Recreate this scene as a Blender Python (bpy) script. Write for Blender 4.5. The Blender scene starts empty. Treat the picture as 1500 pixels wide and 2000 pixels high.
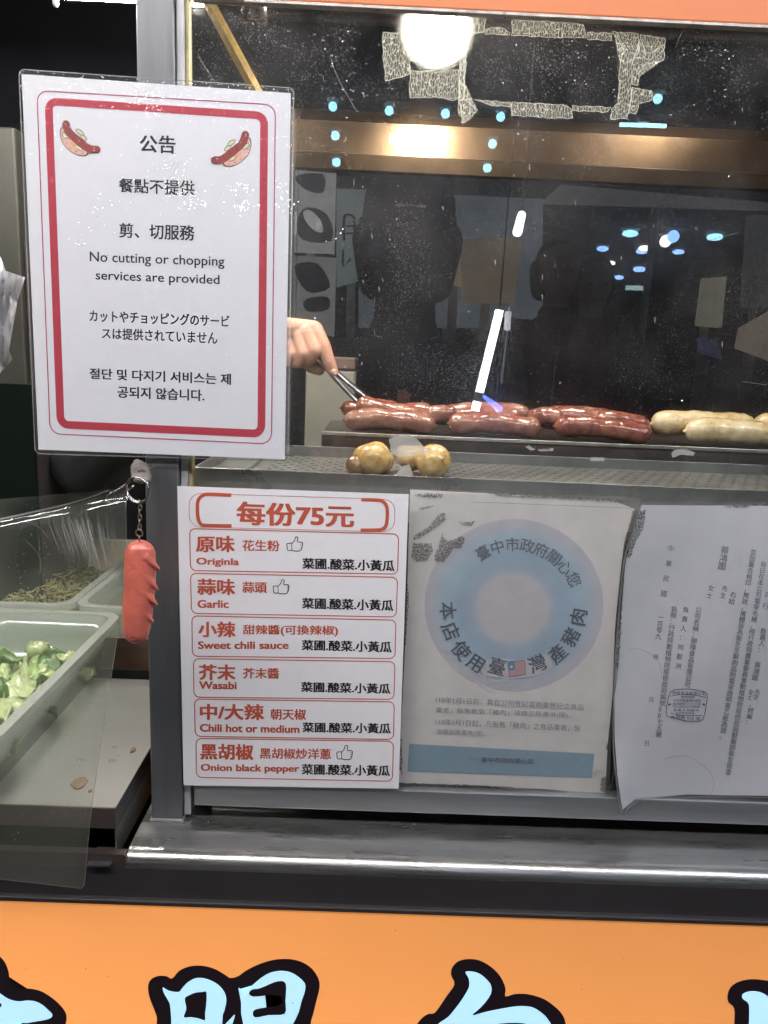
import bpy, bmesh, math, random
from mathutils import Vector, Matrix, noise
random.seed(7)
SC = bpy.context.scene
COL = SC.collection
# ------------------------------------------------------------------ camera
F, D, ZC = 1500.0, 0.69, 1.45
_p, _r, _y = math.radians(11.5), math.radians(2.5), math.radians(0.86)
_f = Vector((math.sin(_y)*math.cos(_p), math.cos(_y)*math.cos(_p), -math.sin(_p)))
_r0 = _f.cross(Vector((0, 0, 1))).normalized(); _u0 = _r0.cross(_f)
_R = _r0*math.cos(_r) + _u0*math.sin(_r); _U = -_r0*math.sin(_r) + _u0*math.cos(_r)
CAM = Vector((0, -D, ZC))
cam = bpy.data.cameras.new('camera'); camo = bpy.data.objects.new('camera', cam); COL.objects.link(camo)
cam.sensor_fit = 'VERTICAL'; cam.sensor_height = 36; cam.lens = F/2000*36
cam.clip_start = 0.01; cam.clip_end = 500
camo.matrix_world = Matrix(((_R.x, _U.x, -_f.x, CAM.x), (_R.y, _U.y, -_f.y, CAM.y), (_R.z, _U.z, -_f.z, CAM.z), (0, 0, 0, 1)))
SC.camera = camo
# ------------------------------------------------------------------ night sky and exposure
w = bpy.data.worlds.new('World'); SC.world = w; w.use_nodes = True
nt = w.node_tree
sky = nt.nodes.new('ShaderNodeTexSky'); sky.sky_type = 'NISHITA'; sky.sun_disc = False
sky.sun_elevation = math.radians(-4); sky.sun_rotation = math.radians(200)
bg = nt.nodes['Background']; nt.links.new(sky.outputs[0], bg.inputs[0]); bg.inputs[1].default_value = 0.08
SC.view_settings.view_transform = 'Standard'; SC.view_settings.look = 'None'
SC.view_settings.exposure = 0; SC.view_settings.gamma = 1; SC.view_settings.use_curve_mapping = False
SC.cycles.max_bounces = 8; SC.cycles.transparent_max_bounces = 24; SC.cycles.use_denoising = True
SC.cycles.sample_clamp_indirect = 6; SC.cycles.caustics_reflective = False; SC.cycles.caustics_refractive = False
SC.cycles.diffuse_bounces = 3; SC.cycles.glossy_bounces = 4

def ray(px, py): return _f + _R*((px-750)/F) + _U*((1000-py)/F)
def PY(px, py, Y):
    d = ray(px, py); return CAM + d*((Y-CAM.y)/d.y)
def PZ(px, py, Z):
    d = ray(px, py); return CAM + d*((Z-CAM.z)/d.z)
def MY(px, py, Y):          # a thing seen mirrored in the glass stands on the street side
    p = PY(px, py, Y); return Vector((p.x, -p.y, p.z))
def MZ(px, py, Z):
    p = PZ(px, py, Z); return Vector((p.x, -p.y, p.z))

# ------------------------------------------------------------------ materials
MATS = {}
def mat(name, col=(0.5, 0.5, 0.5), rough=0.5, metal=0.0, emit=None, estr=1.0, var=0.0, vscale=30, bump=0.0, bscale=200,
        stretch=None, coat=0.0, spec=None, dirt=None, dscale=12, sss=0.0, rvar=0.0):
    if name in MATS: return MATS[name]
    m = bpy.data.materials.new(name); m.use_nodes = True; n = m.node_tree.nodes; l = m.node_tree.links
    b = n['Principled BSDF']
    b.inputs['Base Color'].default_value = (*col, 1); b.inputs['Roughness'].default_value = rough
    b.inputs['Metallic'].default_value = metal
    if coat: b.inputs['Coat Weight'].default_value = coat; b.inputs['Coat Roughness'].default_value = 0.08
    if spec is not None: b.inputs['Specular IOR Level'].default_value = spec
    if sss: b.inputs['Subsurface Weight'].default_value = sss; b.inputs['Subsurface Radius'].default_value = (0.01, 0.004, 0.002)
    tc = n.new('ShaderNodeTexCoord'); mp = n.new('ShaderNodeMapping'); l.new(tc.outputs['Object'], mp.inputs[0])
    if stretch: mp.inputs['Scale'].default_value = stretch
    src = None
    if var or dirt:
        nz = n.new('ShaderNodeTexNoise'); nz.inputs['Scale'].default_value = vscale; nz.inputs['Detail'].default_value = 6
        nz.inputs['Roughness'].default_value = 0.65
        l.new(mp.outputs[0], nz.inputs['Vector'])
        mx = n.new('ShaderNodeMix'); mx.data_type = 'RGBA'
        mx.inputs['A'].default_value = (*[c*(1-var) for c in col], 1); mx.inputs['B'].default_value = (*[min(1, c*(1+var)) for c in col], 1)
        rp = n.new('ShaderNodeMapRange'); rp.inputs['From Min'].default_value = 0.3; rp.inputs['From Max'].default_value = 0.7
        l.new(nz.outputs['Fac'], rp.inputs['Value']); l.new(rp.outputs[0], mx.inputs['Factor'])
        src = mx.outputs['Result']
        if dirt:
            dcol, damt = dirt
            nz2 = n.new('ShaderNodeTexNoise'); nz2.inputs['Scale'].default_value = dscale; nz2.inputs['Detail'].default_value = 9
            nz2.inputs['Roughness'].default_value = 0.7; l.new(tc.outputs['Object'], nz2.inputs['Vector'])
            r2 = n.new('ShaderNodeMapRange'); r2.inputs['From Min'].default_value = 0.72-damt*0.3; r2.inputs['From Max'].default_value = 0.84-damt*0.3
            l.new(nz2.outputs['Fac'], r2.inputs['Value'])
            m2 = n.new('ShaderNodeMix'); m2.data_type = 'RGBA'; l.new(r2.outputs[0], m2.inputs['Factor'])
            l.new(src, m2.inputs['A']); m2.inputs['B'].default_value = (*dcol, 1); src = m2.outputs['Result']
        l.new(src, b.inputs['Base Color'])
    if rvar:
        nr = n.new('ShaderNodeTexNoise'); nr.inputs['Scale'].default_value = vscale*0.6; nr.inputs['Detail'].default_value = 5
        l.new(mp.outputs[0], nr.inputs['Vector'])
        rr = n.new('ShaderNodeMapRange'); rr.inputs['From Min'].default_value = 0.3; rr.inputs['From Max'].default_value = 0.7
        rr.inputs['To Min'].default_value = max(0.03, rough-rvar); rr.inputs['To Max'].default_value = rough+rvar
        l.new(nr.outputs['Fac'], rr.inputs['Value']); l.new(rr.outputs[0], b.inputs['Roughness'])
    if bump:
        nb = n.new('ShaderNodeTexNoise'); nb.inputs['Scale'].default_value = bscale; nb.inputs['Detail'].default_value = 4
        l.new(mp.outputs[0], nb.inputs['Vector'])
        bp = n.new('ShaderNodeBump'); bp.inputs['Strength'].default_value = bump; bp.inputs['Distance'].default_value = 0.001
        l.new(nb.outputs['Fac'], bp.inputs['Height']); l.new(bp.outputs[0], b.inputs['Normal'])
        if coat: l.new(bp.outputs[0], b.inputs['Coat Normal'])
    if emit:
        if src is not None and emit == 'base': l.new(src, b.inputs['Emission Color'])
        else: b.inputs['Emission Color'].default_value = (*(col if emit == 'base' else emit), 1)
        b.inputs['Emission Strength'].default_value = estr
    MATS[name] = m; return m

def clear(name, tint=(1, 1, 1), gloss=0.05, rough=0.02, milky=0.03, mcol=(0.8, 0.85, 0.8), specks=0.0, sscale=900, bump=0.0, bscale=40,
          smear=0.0, lines=0.0, trans=0.5, sthr=0.64, scol=None, srough=0.35, haze=0.0, stl=.45, smod=.25):
    """clear plastic or glass: see-through, mirror-like share, and a share of dirt that scatters light both ways"""
    if name in MATS: return MATS[name]
    m = bpy.data.materials.new(name); m.use_nodes = True; n = m.node_tree.nodes; l = m.node_tree.links; n.clear()
    out = n.new('ShaderNodeOutputMaterial'); tr = n.new('ShaderNodeBsdfTransparent'); tr.inputs[0].default_value = (*tint, 1)
    tc = n.new('ShaderNodeTexCoord')
    last = tr.outputs[0]
    # dirt body
    df = n.new('ShaderNodeBsdfDiffuse'); df.inputs[0].default_value = (*mcol, 1)
    tl = n.new('ShaderNodeBsdfTranslucent'); tl.inputs[0].default_value = (*mcol, 1)
    dm = n.new('ShaderNodeMixShader'); dm.inputs[0].default_value = trans; l.new(df.outputs[0], dm.inputs[1]); l.new(tl.outputs[0], dm.inputs[2])
    fac = None
    v = n.new('ShaderNodeValue'); v.outputs[0].default_value = milky; fac = v.outputs[0]
    def add(sock):
        nonlocal fac
        a = n.new('ShaderNodeMath'); a.operation = 'ADD'; a.use_clamp = True; l.new(fac, a.inputs[0]); l.new(sock, a.inputs[1]); fac = a.outputs[0]
    if smear:
        z = n.new('ShaderNodeTexNoise'); z.inputs['Scale'].default_value = 9; z.inputs['Detail'].default_value = 7; z.inputs['Roughness'].default_value = .65
        l.new(tc.outputs['Object'], z.inputs['Vector'])
        r = n.new('ShaderNodeMapRange'); r.inputs['From Min'].default_value = .42; r.inputs['From Max'].default_value = .75; r.inputs['To Max'].default_value = smear
        l.new(z.outputs['Fac'], r.inputs['Value']); add(r.outputs[0])
    if lines:
        mp = n.new('ShaderNodeMapping'); mp.inputs['Scale'].default_value = (260, 10, 14); mp.inputs['Rotation'].default_value = (0, math.radians(-24), 0)
        l.new(tc.outputs['Object'], mp.inputs[0])
        z = n.new('ShaderNodeTexNoise'); z.inputs['Scale'].default_value = 1.0; z.inputs['Detail'].default_value = 3; l.new(mp.outputs[0], z.inputs['Vector'])
        r = n.new('ShaderNodeMapRange'); r.inputs['From Min'].default_value = .60; r.inputs['From Max'].default_value = .72; r.inputs['To Max'].default_value = lines
        l.new(z.outputs['Fac'], r.inputs['Value'])
        z2 = n.new('ShaderNodeTexNoise'); z2.inputs['Scale'].default_value = 16; l.new(tc.outputs['Object'], z2.inputs['Vector'])
        r2 = n.new('ShaderNodeMapRange'); r2.inputs['From Min'].default_value = .45; r2.inputs['From Max'].default_value = .62
        l.new(z2.outputs['Fac'], r2.inputs['Value'])
        mu = n.new('ShaderNodeMath'); mu.operation = 'MULTIPLY'; l.new(r.outputs[0], mu.inputs[0]); l.new(r2.outputs[0], mu.inputs[1]); add(mu.outputs[0])
    m1 = n.new('ShaderNodeMixShader'); l.new(fac, m1.inputs[0]); l.new(last, m1.inputs[1]); l.new(dm.outputs[0], m1.inputs[2]); last = m1.outputs[0]
    if specks:
        z = n.new('ShaderNodeTexNoise'); z.inputs['Scale'].default_value = sscale; z.inputs['Detail'].default_value = 2; l.new(tc.outputs['Object'], z.inputs['Vector'])
        zz = n.new('ShaderNodeTexNoise'); zz.inputs['Scale'].default_value = 14; zz.inputs['Detail'].default_value = 5; l.new(tc.outputs['Object'], zz.inputs['Vector'])
        ad = n.new('ShaderNodeMath'); ad.operation = 'MULTIPLY_ADD'; l.new(zz.outputs['Fac'], ad.inputs[0]); ad.inputs[1].default_value = smod; l.new(z.outputs['Fac'], ad.inputs[2])
        r = n.new('ShaderNodeMapRange'); r.inputs['From Min'].default_value = sthr+smod/2; r.inputs['From Max'].default_value = sthr+smod/2+.04; r.inputs['To Max'].default_value = specks
        l.new(ad.outputs[0], r.inputs['Value'])
        g = n.new('ShaderNodeBsdfGlossy'); g.inputs['Roughness'].default_value = srough; g.inputs[0].default_value = (.9, .9, .95, 1)
        tl2 = n.new('ShaderNodeBsdfTranslucent'); tl2.inputs[0].default_value = (*(scol or (.85, .83, .78)), 1)
        gm = n.new('ShaderNodeMixShader'); gm.inputs[0].default_value = stl; l.new(g.outputs[0], gm.inputs[1]); l.new(tl2.outputs[0], gm.inputs[2])
        m2 = n.new('ShaderNodeMixShader'); l.new(r.outputs[0], m2.inputs[0]); l.new(last, m2.inputs[1]); l.new(gm.outputs[0], m2.inputs[2]); last = m2.outputs[0]
    if haze:
        rf = n.new('ShaderNodeBsdfRefraction'); rf.inputs['IOR'].default_value = 1.12; rf.inputs['Roughness'].default_value = .60
        mh = n.new('ShaderNodeMixShader'); mh.inputs[0].default_value = haze; l.new(last, mh.inputs[1]); l.new(rf.outputs[0], mh.inputs[2]); last = mh.outputs[0]
    if gloss:
        gl = n.new('ShaderNodeBsdfGlossy'); gl.inputs['Roughness'].default_value = rough
        fr = n.new('ShaderNodeFresnel'); ge = n.new('ShaderNodeNewGeometry')
        bf = n.new('ShaderNodeMath'); bf.operation = 'MULTIPLY_ADD'; l.new(ge.outputs['Backfacing'], bf.inputs[0]); bf.inputs[1].default_value = 1/1.5-1.5; bf.inputs[2].default_value = 1.5
        l.new(bf.outputs[0], fr.inputs[0])
        mu = n.new('ShaderNodeMath'); mu.operation = 'MULTIPLY'; l.new(fr.outputs[0], mu.inputs[0]); mu.inputs[1].default_value = gloss/0.04; mu.use_clamp = True
        m3 = n.new('ShaderNodeMixShader'); l.new(mu.outputs[0], m3.inputs[0]); l.new(last, m3.inputs[1]); l.new(gl.outputs[0], m3.inputs[2]); last = m3.outputs[0]
        if bump:
            z = n.new('ShaderNodeTexNoise'); z.inputs['Scale'].default_value = bscale; z.inputs['Detail'].default_value = 4; l.new(tc.outputs['Object'], z.inputs['Vector'])
            bp = n.new('ShaderNodeBump'); bp.inputs['Strength'].default_value = bump; bp.inputs['Distance'].default_value = .002
            l.new(z.outputs['Fac'], bp.inputs['Height']); l.new(bp.outputs[0], gl.inputs['Normal'])
    l.new(last, out.inputs[0]); MATS[name] = m; return m

# ------------------------------------------------------------------ object helpers
def link(o, parent=None):
    COL.objects.link(o)
    if parent is not None: o.parent = parent
    return o
def wloc(p):
    v = Vector((0, 0, 0))
    while p is not None: v += p.location; p = p.parent
    return v
def mo(name, verts, faces, m, parent=None, smooth=False, origin=None, bev=0.0):
    """one mesh object; verts are given in world metres"""
    base = wloc(parent) if parent is not None else Vector((0, 0, 0))
    loc = Vector((0, 0, 0))
    if origin is not None: loc = Vector(origin) - base
    me = bpy.data.meshes.new(name)
    me.from_pydata([tuple(Vector(v)-base-loc) for v in verts], [], faces)
    me.validate(); me.update()
    if smooth:
        for p in me.polygons: p.use_smooth = True
    if m: me.materials.append(m)
    o = bpy.data.objects.new(name, me); o.location = loc
    link(o, parent)
    if bev:
        b = o.modifiers.new('bevel', 'BEVEL'); b.width = bev; b.segments = 2; b.limit_method = 'ANGLE'
    return o
def tag(o, label=None, cat=None, group=None, kind=None):
    if label: o['label'] = label
    if cat: o['category'] = cat
    if group: o['group'] = group
    if kind: o['kind'] = kind
    return o
def thing(name, label, cat, loc=(0, 0, 0), group=None):
    o = bpy.data.objects.new(name, None); o.location = loc; o.empty_display_size = .02; link(o)
    return tag(o, label, cat, group)
def box(x0, x1, y0, y1, z0, z1):
    v = [(x, y, z) for x in (x0, x1) for y in (y0, y1) for z in (z0, z1)]
    f = [(0, 1, 3, 2), (4, 6, 7, 5), (0, 4, 5, 1), (2, 3, 7, 6), (0, 2, 6, 4), (1, 5, 7, 3)]
    return v, f
def merge(*vf):
    V, Fc = [], []
    for v, f in vf:
        k = len(V); V += [tuple(a) for a in v]; Fc += [tuple(i+k for i in g) for g in f]
    return V, Fc
def pbox(name, b, m, parent=None, bev=0.0, **k): return mo(name, *box(*b), m, parent, bev=bev, **k)
def frames(pts):
    pts = [Vector(p) for p in pts]; T = []
    for i in range(len(pts)):
        T.append((pts[min(i+1, len(pts)-1)]-pts[max(i-1, 0)]).normalized())
    a = Vector((0, 0, 1)) if abs(T[0].z) < .9 else Vector((1, 0, 0))
    N = (a - T[0]*a.dot(T[0])).normalized(); out = []
    for t in T:
        N = (N - t*N.dot(t)).normalized(); out.append((t, N, t.cross(N)))
    return pts, out
def sweep(pts, rad, seg=12, closed=False, flat=1.0):
    pts, fr = frames(pts)
    if not hasattr(rad, '__len__'): rad = [rad]*len(pts)
    V, Fc = [], []
    for p, (t, a, b), r in zip(pts, fr, rad):
        for k in range(seg):
            an = 2*math.pi*k/seg; V.append(p + a*(math.cos(an)*r*flat) + b*(math.sin(an)*r))
    n = len(pts)
    for i in range(n-1 if not closed else n):
        j = (i+1) % n
        for k in range(seg):
            Fc.append((i*seg+k, i*seg+(k+1) % seg, j*seg+(k+1) % seg, j*seg+k))
    if not closed:
        Fc.append(tuple(range(seg))[::-1]); Fc.append(tuple((n-1)*seg+k for k in range(seg)))
    return V, Fc
def torus(c, ax, R_, r, seg=28, sub=8, sx=1.0):
    ax = Vector(ax).normalized(); a = Vector((0, 0, 1)); 
    if abs(ax.z) > .9: a = Vector((1, 0, 0))
    a = (a-ax*a.dot(ax)).normalized(); b = ax.cross(a)
    pts = [Vector(c)+a*(math.cos(2*math.pi*k/seg)*R_)+b*(math.sin(2*math.pi*k/seg)*R_*sx) for k in range(seg)]
    V, Fc = [], []
    for i, p in enumerate(pts):
        d = (p-Vector(c)).normalized()
        for k in range(sub):
            an = 2*math.pi*k/sub; V.append(p+d*(math.cos(an)*r)+ax*(math.sin(an)*r))
    for i in range(seg):
        j = (i+1) % seg
        for k in range(sub): Fc.append((i*sub+k, j*sub+k, j*sub+(k+1) % sub, i*sub+(k+1) % sub))
    return V, Fc
def caps(p0, r0, p1, r1, seg=14, flat=1.0):
    """tapered capsule"""
    p0, p1 = Vector(p0), Vector(p1); d = (p1-p0); L = d.length; d = d/L if L > 1e-6 else Vector((0, 0, 1))
    P, Rr = [], []
    for k in range(5):
        a = math.pi/2*k/5+.12; P.append(p0-d*(math.cos(a)*r0)); Rr.append(math.sin(a)*r0)
    P.append(p0); Rr.append(r0); P.append(p1); Rr.append(r1)
    for k in range(4, -1, -1):
        a = math.pi/2*k/5+.12; P.append(p1+d*(math.cos(a)*r1)); Rr.append(math.sin(a)*r1)
    V, Fc = [], []
    a = Vector((0, 0, 1)) if abs(d.z) < .9 else Vector((0, 1, 0))
    N = (a-d*a.dot(d)).normalized(); B = d.cross(N)
    for p, r in zip(P, Rr):
        for k in range(seg):
            an = 2*math.pi*k/seg; V.append(p+N*(math.cos(an)*r*flat)+B*(math.sin(an)*r))
    n = len(P)
    for i in range(n-1):
        for k in range(seg): Fc.append((i*seg+k, i*seg+(k+1) % seg, (i+1)*seg+(k+1) % seg, (i+1)*seg+k))
    Fc.append(tuple(range(seg))[::-1]); Fc.append(tuple((n-1)*seg+k for k in range(seg)))
    return V, Fc
def fused(name, shapes, voxel, m, parent=None, smooth_it=4, origin=None):
    """several overlapping shapes grown together into one continuous surface"""
    V, Fc = merge(*shapes)
    me = bpy.data.meshes.new('tmp'); me.from_pydata([tuple(v) for v in V], [], Fc)
    bm = bmesh.new(); bm.from_mesh(me); bmesh.ops.recalc_face_normals(bm, faces=bm.faces); bm.to_mesh(me); bm.free()
    o = bpy.data.objects.new('tmp', me); COL.objects.link(o)
    r = o.modifiers.new('r', 'REMESH'); r.mode = 'VOXEL'; r.voxel_size = voxel
    s = o.modifiers.new('s', 'SMOOTH'); s.factor = .6; s.iterations = smooth_it
    dg = bpy.context.evaluated_depsgraph_get(); dg.update()
    m2 = bpy.data.meshes.new_from_object(o.evaluated_get(dg))
    v2 = [v.co.copy() for v in m2.vertices]; f2 = [tuple(p.vertices) for p in m2.polygons]
    bpy.data.objects.remove(o); bpy.data.meshes.remove(me); bpy.data.meshes.remove(m2)
    return mo(name, v2, f2, m, parent, smooth=True, origin=origin)
def catmull(p, n=5, closed=True):
    out = []; N = len(p)
    rng = range(N) if closed else range(N-1)
    for i in rng:
        g = (lambda k: p[k % N]) if closed else (lambda k: p[max(0, min(N-1, k))])
        a, b, c, d = g(i-1), g(i), g(i+1), g(i+2)
        for k in range(n):
            t = k/n
            out.append(tuple(.5*((2*b[j])+(-a[j]+c[j])*t+(2*a[j]-5*b[j]+4*c[j]-d[j])*t*t+(-a[j]+3*b[j]-3*c[j]+d[j])*t**3) for j in range(len(b))))
    if not closed: out.append(tuple(p[-1]))
    return out
def bil(q, u, v):
    """q = TL, TR, BR, BL in pixels; u to the right, v down"""
    return tuple(q[0][j]*(1-u)*(1-v)+q[1][j]*u*(1-v)+q[2][j]*u*v+q[3][j]*(1-u)*v for j in (0, 1))
def tri2d(loop):
    bm = bmesh.new(); vs = [bm.verts.new((x, y, 0)) for x, y in loop]; f = bm.faces.new(vs)
    bmesh.ops.triangulate(bm, faces=[f]); bm.verts.index_update()
    v = [(a.co.x, a.co.y) for a in bm.verts]; fc = [tuple(x.index for x in g.verts) for g in bm.faces]; bm.free()
    return v, fc
# print helpers: everything returns (2-D pixel verts, faces) and pr() lays it on a sheet's surface
def poly(pts, smooth=0): return tri2d(catmull(pts, smooth) if smooth else pts)
def stroke(pts, wd, closed=False, smooth=0):
    if smooth:
        if hasattr(wd, '__len__'): wd = [a[0] for a in catmull([(x,) for x in wd], smooth, closed)]
        pts = catmull(pts, smooth, closed)
    V, Fc = [], []; n = len(pts)
    for i in range(n):
        a = pts[(i-1) % n] if (closed or i > 0) else pts[i]; b = pts[(i+1) % n] if (closed or i < n-1) else pts[i]
        dx, dy = b[0]-a[0], b[1]-a[1]; L = math.hypot(dx, dy) or 1
        ww = wd[i] if hasattr(wd, '__len__') else wd
        nx, ny = -dy/L*ww/2, dx/L*ww/2
        V += [(pts[i][0]+nx, pts[i][1]+ny), (pts[i][0]-nx, pts[i][1]-ny)]
    for i in range(n if closed else n-1):
        j = (i+1) % n; Fc.append((2*i, 2*j, 2*j+1, 2*i+1))
    return V, Fc
def rrect(q, r, wd):
    """rounded rectangle outline through quad q, corner radius r, line width wd (pixels)"""
    W = math.hypot(q[1][0]-q[0][0], q[1][1]-q[0][1]); H = math.hypot(q[3][0]-q[0][0], q[3][1]-q[0][1]); pts = []
    for cx, cy, a0 in ((r, r, 180), (W-r, r, 270), (W-r, H-r, 0), (r, H-r, 90)):
        for k in range(9):
            a = math.radians(a0+k*90/8); pts.append(bil(q, (cx+math.cos(a)*r)/W, (cy+math.sin(a)*r)/H))
    return stroke(pts, wd, True)
def ell(cx, cy, rx, ry=None, n=40, rot=0):
    ry = ry or rx; c, s = math.cos(rot), math.sin(rot)
    V = [(cx+rx*math.cos(2*math.pi*k/n)*c-ry*math.sin(2*math.pi*k/n)*s, cy+rx*math.cos(2*math.pi*k/n)*s+ry*math.sin(2*math.pi*k/n)*c) for k in range(n)]
    return V, [tuple(range(n))]
def gridq(q, nu=12, nv=12):
    V = [bil(q, i/nu, j/nv) for j in range(nv+1) for i in range(nu+1)]
    return V, [(j*(nu+1)+i, j*(nu+1)+i+1, (j+1)*(nu+1)+i+1, (j+1)*(nu+1)+i) for j in range(nv) for i in range(nu)]
_G = {}
def glyphs(s, bold=0.0):
    k = (s, bold)
    if k in _G: return _G[k]
    c = bpy.data.curves.new('t', 'FONT'); c.body = s; c.offset = bold; c.resolution_u = 3
    o = bpy.data.objects.new('t', c); COL.objects.link(o)
    dg = bpy.context.evaluated_depsgraph_get(); dg.update()
    m = bpy.data.meshes.new_from_object(o.evaluated_get(dg))
    V = [(v.co.x, v.co.y) for v in m.vertices]; Fc = [tuple(p.vertices) for p in m.polygons]
    bpy.data.objects.remove(o); bpy.data.curves.remove(c); bpy.data.meshes.remove(m)
    _G[k] = (V, Fc); return _G[k]
def heavy(V, Fc, bold):
    """printed weight: the glyph again, shifted a little each way, each copy a hair in front of the last"""
    if bold < .004: return [(x, y, 0.0) for x, y in V], Fc
    b = bold*.8; out, f2 = [], []
    for i, (dx, dy) in enumerate(((-b, -b*.6), (b, -b*.6), (b, b*.6), (-b, b*.6), (0, 0))):
        k = len(out); out += [(x+dx, y+dy, i*.00002) for x, y in V]; f2 += [tuple(j+k for j in g) for g in Fc]
    return out, f2
def txt(s, q, bold=0.02):
    """string fitted into the quad that its ink fills"""
    V, Fc = heavy(*glyphs(s, 0), bold); x0 = min(v[0] for v in V); x1 = max(v[0] for v in V); y0 = min(v[1] for v in V); y1 = max(v[1] for v in V)
    return [(*bil(q, (x-x0)/(x1-x0), (y1-y)/(y1-y0)), z) for x, y, z in V], Fc
def tq(s, xl, tl, xr, tr_, bl, br=None, bold=0.02):
    br = bl+(tr_-tl) if br is None else br
    return txt(s, ((xl, tl), (xr, tr_), (xr, br), (xl, bl)), bold)
def ch(s, cx, cy, size, ang=0.0, bold=0.01, sx=1.0):
    """one character centred at cx, cy; ang turns it clockwise (radians)"""
    V, Fc = heavy(*glyphs(s, 0), bold); c, sn = math.cos(ang), math.sin(ang); out = []
    for x, y, z in V:
        a, b = (x-.5)*size*sx, -(y-.38)*size; out.append((cx+a*c-b*sn, cy+a*sn+b*c, z))
    return out, Fc
def column(s, x0, y0, x1, y1, size, bold=.008, ang=None):
    out = []; n = len(s); ang = math.atan2(x0-x1, y1-y0) if ang is None else ang
    for i, c_ in enumerate(s):
        t = i/(n-1) if n > 1 else 0
        if c_ != ' ': out.append(ch(c_, x0+(x1-x0)*t, y0+(y1-y0)*t, size, ang, bold))
    return merge2(*out)
def merge2(*vf):
    V, Fc = [], []
    for v, f in vf:
        k = len(V); V += list(v); Fc += [tuple(i+k for i in g) for g in f]
    return V, Fc
class Sheet:
    """a flat or curled sheet: crop coordinates -> photo pixels -> its own surface in space"""
    def __init__(s, x0, y0, k, Y): s.x0, s.y0, s.k, s.Y = x0, y0, k, Y
    def at(s, X, Yc, lift=0.0):
        px, py = s.x0+X/s.k, s.y0+Yc/s.k
        y = s.Y(X, Yc) if callable(s.Y) else s.Y
        return PY(px, py, y-lift)
    def pr(s, name, shape, m, parent, lift=.0005, label=None):
        V, Fc = shape; o = mo(name, [s.at(v[0], v[1], lift+(v[2] if len(v) > 2 else 0)) for v in V], Fc, m, parent)
        if label: o['label'] = label
        return o
def resample(p, n):
    L = [0]
    for a, b in zip(p, p[1:]): L.append(L[-1]+math.dist(a, b))
    out = []
    for k in range(n+1):
        t = L[-1]*k/n; i = 0
        while i < len(L)-2 and L[i+1] < t: i += 1
        u = (t-L[i])/((L[i+1]-L[i]) or 1); out.append(tuple(p[i][j]*(1-u)+p[i+1][j]*u for j in range(2)))
    return out
def coons(top, right, bottom, left, nu=24, nv=30):
    T, B, Lf, Rt = resample(top, nu), resample(bottom, nu), resample(left, nv), resample(right, nv)
    V = []
    for j in range(nv+1):
        v = j/nv
        for i in range(nu+1):
            u = i/nu
            V.append(tuple((1-v)*T[i][k]+v*B[i][k]+(1-u)*Lf[j][k]+u*Rt[j][k]-((1-u)*(1-v)*T[0][k]+u*(1-v)*T[-1][k]+u*v*B[-1][k]+(1-u)*v*B[0][k]) for k in (0, 1)))
    return V, [(j*(nu+1)+i, j*(nu+1)+i+1, (j+1)*(nu+1)+i+1, (j+1)*(nu+1)+i) for j in range(nv) for i in range(nu)]
def solid(o, t, off=1):
    s = o.modifiers.new('thick', 'SOLIDIFY'); s.thickness = t; s.offset = off; return o
# ================================================================== materials in use
STEEL = mat('brushed_steel', (.42, .43, .45), .36, .85, var=.08, vscale=14, bump=.06, bscale=60, stretch=(1, 6, 40), rvar=.08, dirt=((.20, .17, .14), .10), dscale=26)
STEELV = mat('brushed_steel_upright', (.20, .205, .22), .42, .8, var=.08, vscale=9, bump=.04, bscale=40, stretch=(14, 6, 1), rvar=.08, dirt=((.16, .15, .14), .22), dscale=22)
STEELD = mat('dull_dark_steel', (.17, .17, .19), .42, .8, var=.25, vscale=16, bump=.15, bscale=80, stretch=(1, 5, 30), rvar=.1, dirt=((.08, .07, .06), .3), dscale=24)
TRAYST = mat('greasy_tray_steel', (.27, .27, .26), .36, .7, var=.25, vscale=20, bump=.2, bscale=150, rvar=.12, dirt=((.16, .12, .08), .35), dscale=20)
BLACK = mat('black_dark', (.010, .010, .011), .8, var=.3, spec=.2)
DARKWALL = mat('near_black_wall', (.005, .0055, .008), .8, 0, var=.4, vscale=6, spec=.12)  # almost black colour for the inner walls and roof
HOODM = mat('greasy_brass_tinted_steel', (.078, .052, .032), .33, .95, var=.25, vscale=10, bump=.18, bscale=420, rvar=.1, dirt=((.10, .07, .05), .35), dscale=22)
PAPER = mat('white_paper', (.72, .70, .74), .55, var=.02, vscale=60, bump=.05, bscale=500)
PAPER_OLD = mat('aged_paper', (.66, .63, .64), .6, var=.06, vscale=25, bump=.1, bscale=300, dirt=((.36, .33, .28), .25), dscale=18)
PAPER_CERT = mat('greyed_paper', (.58, .575, .61), .6, var=.05, vscale=12, bump=.1, bscale=200, dirt=((.45, .43, .42), .22), dscale=14)
INK = mat('black_ink', (.012, .012, .014), .5)
RED = mat('red_ink', (.45, .035, .06), .5, var=.05)
REDT = mat('magenta_red_ink', (.40, .02, .10), .5)
ORED = mat('orange_red_ink', (.46, .085, .045), .5)
GREYINK = mat('grey_ink', (.12, .13, .18), .5)
# ================================================================== SETTING: ground, hall
GROUND = mat('asphalt', (.05, .05, .052), .7, var=.3, vscale=8, bump=.5, bscale=300)
o = mo('ground', [(-60, -60, 0), (60, -60, 0), (60, 60, 0), (-60, 60, 0)], [(0, 1, 2, 3)], GROUND); tag(o, kind='structure')
CEIL = mat('dark_ceiling', (.04, .042, .05), .8, var=.2, vscale=2)
o = pbox('hall_ceiling', (-14, 14, -34, -1.2, 3.62, 3.8), CEIL); tag(o, kind='structure')
o = pbox('hall_wall', (-14, 14, -34.4, -34, 0, 3.8), mat('hall_far_wall', (.06, .07, .09), .8, var=.3, vscale=1)); tag(o, kind='structure')

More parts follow.
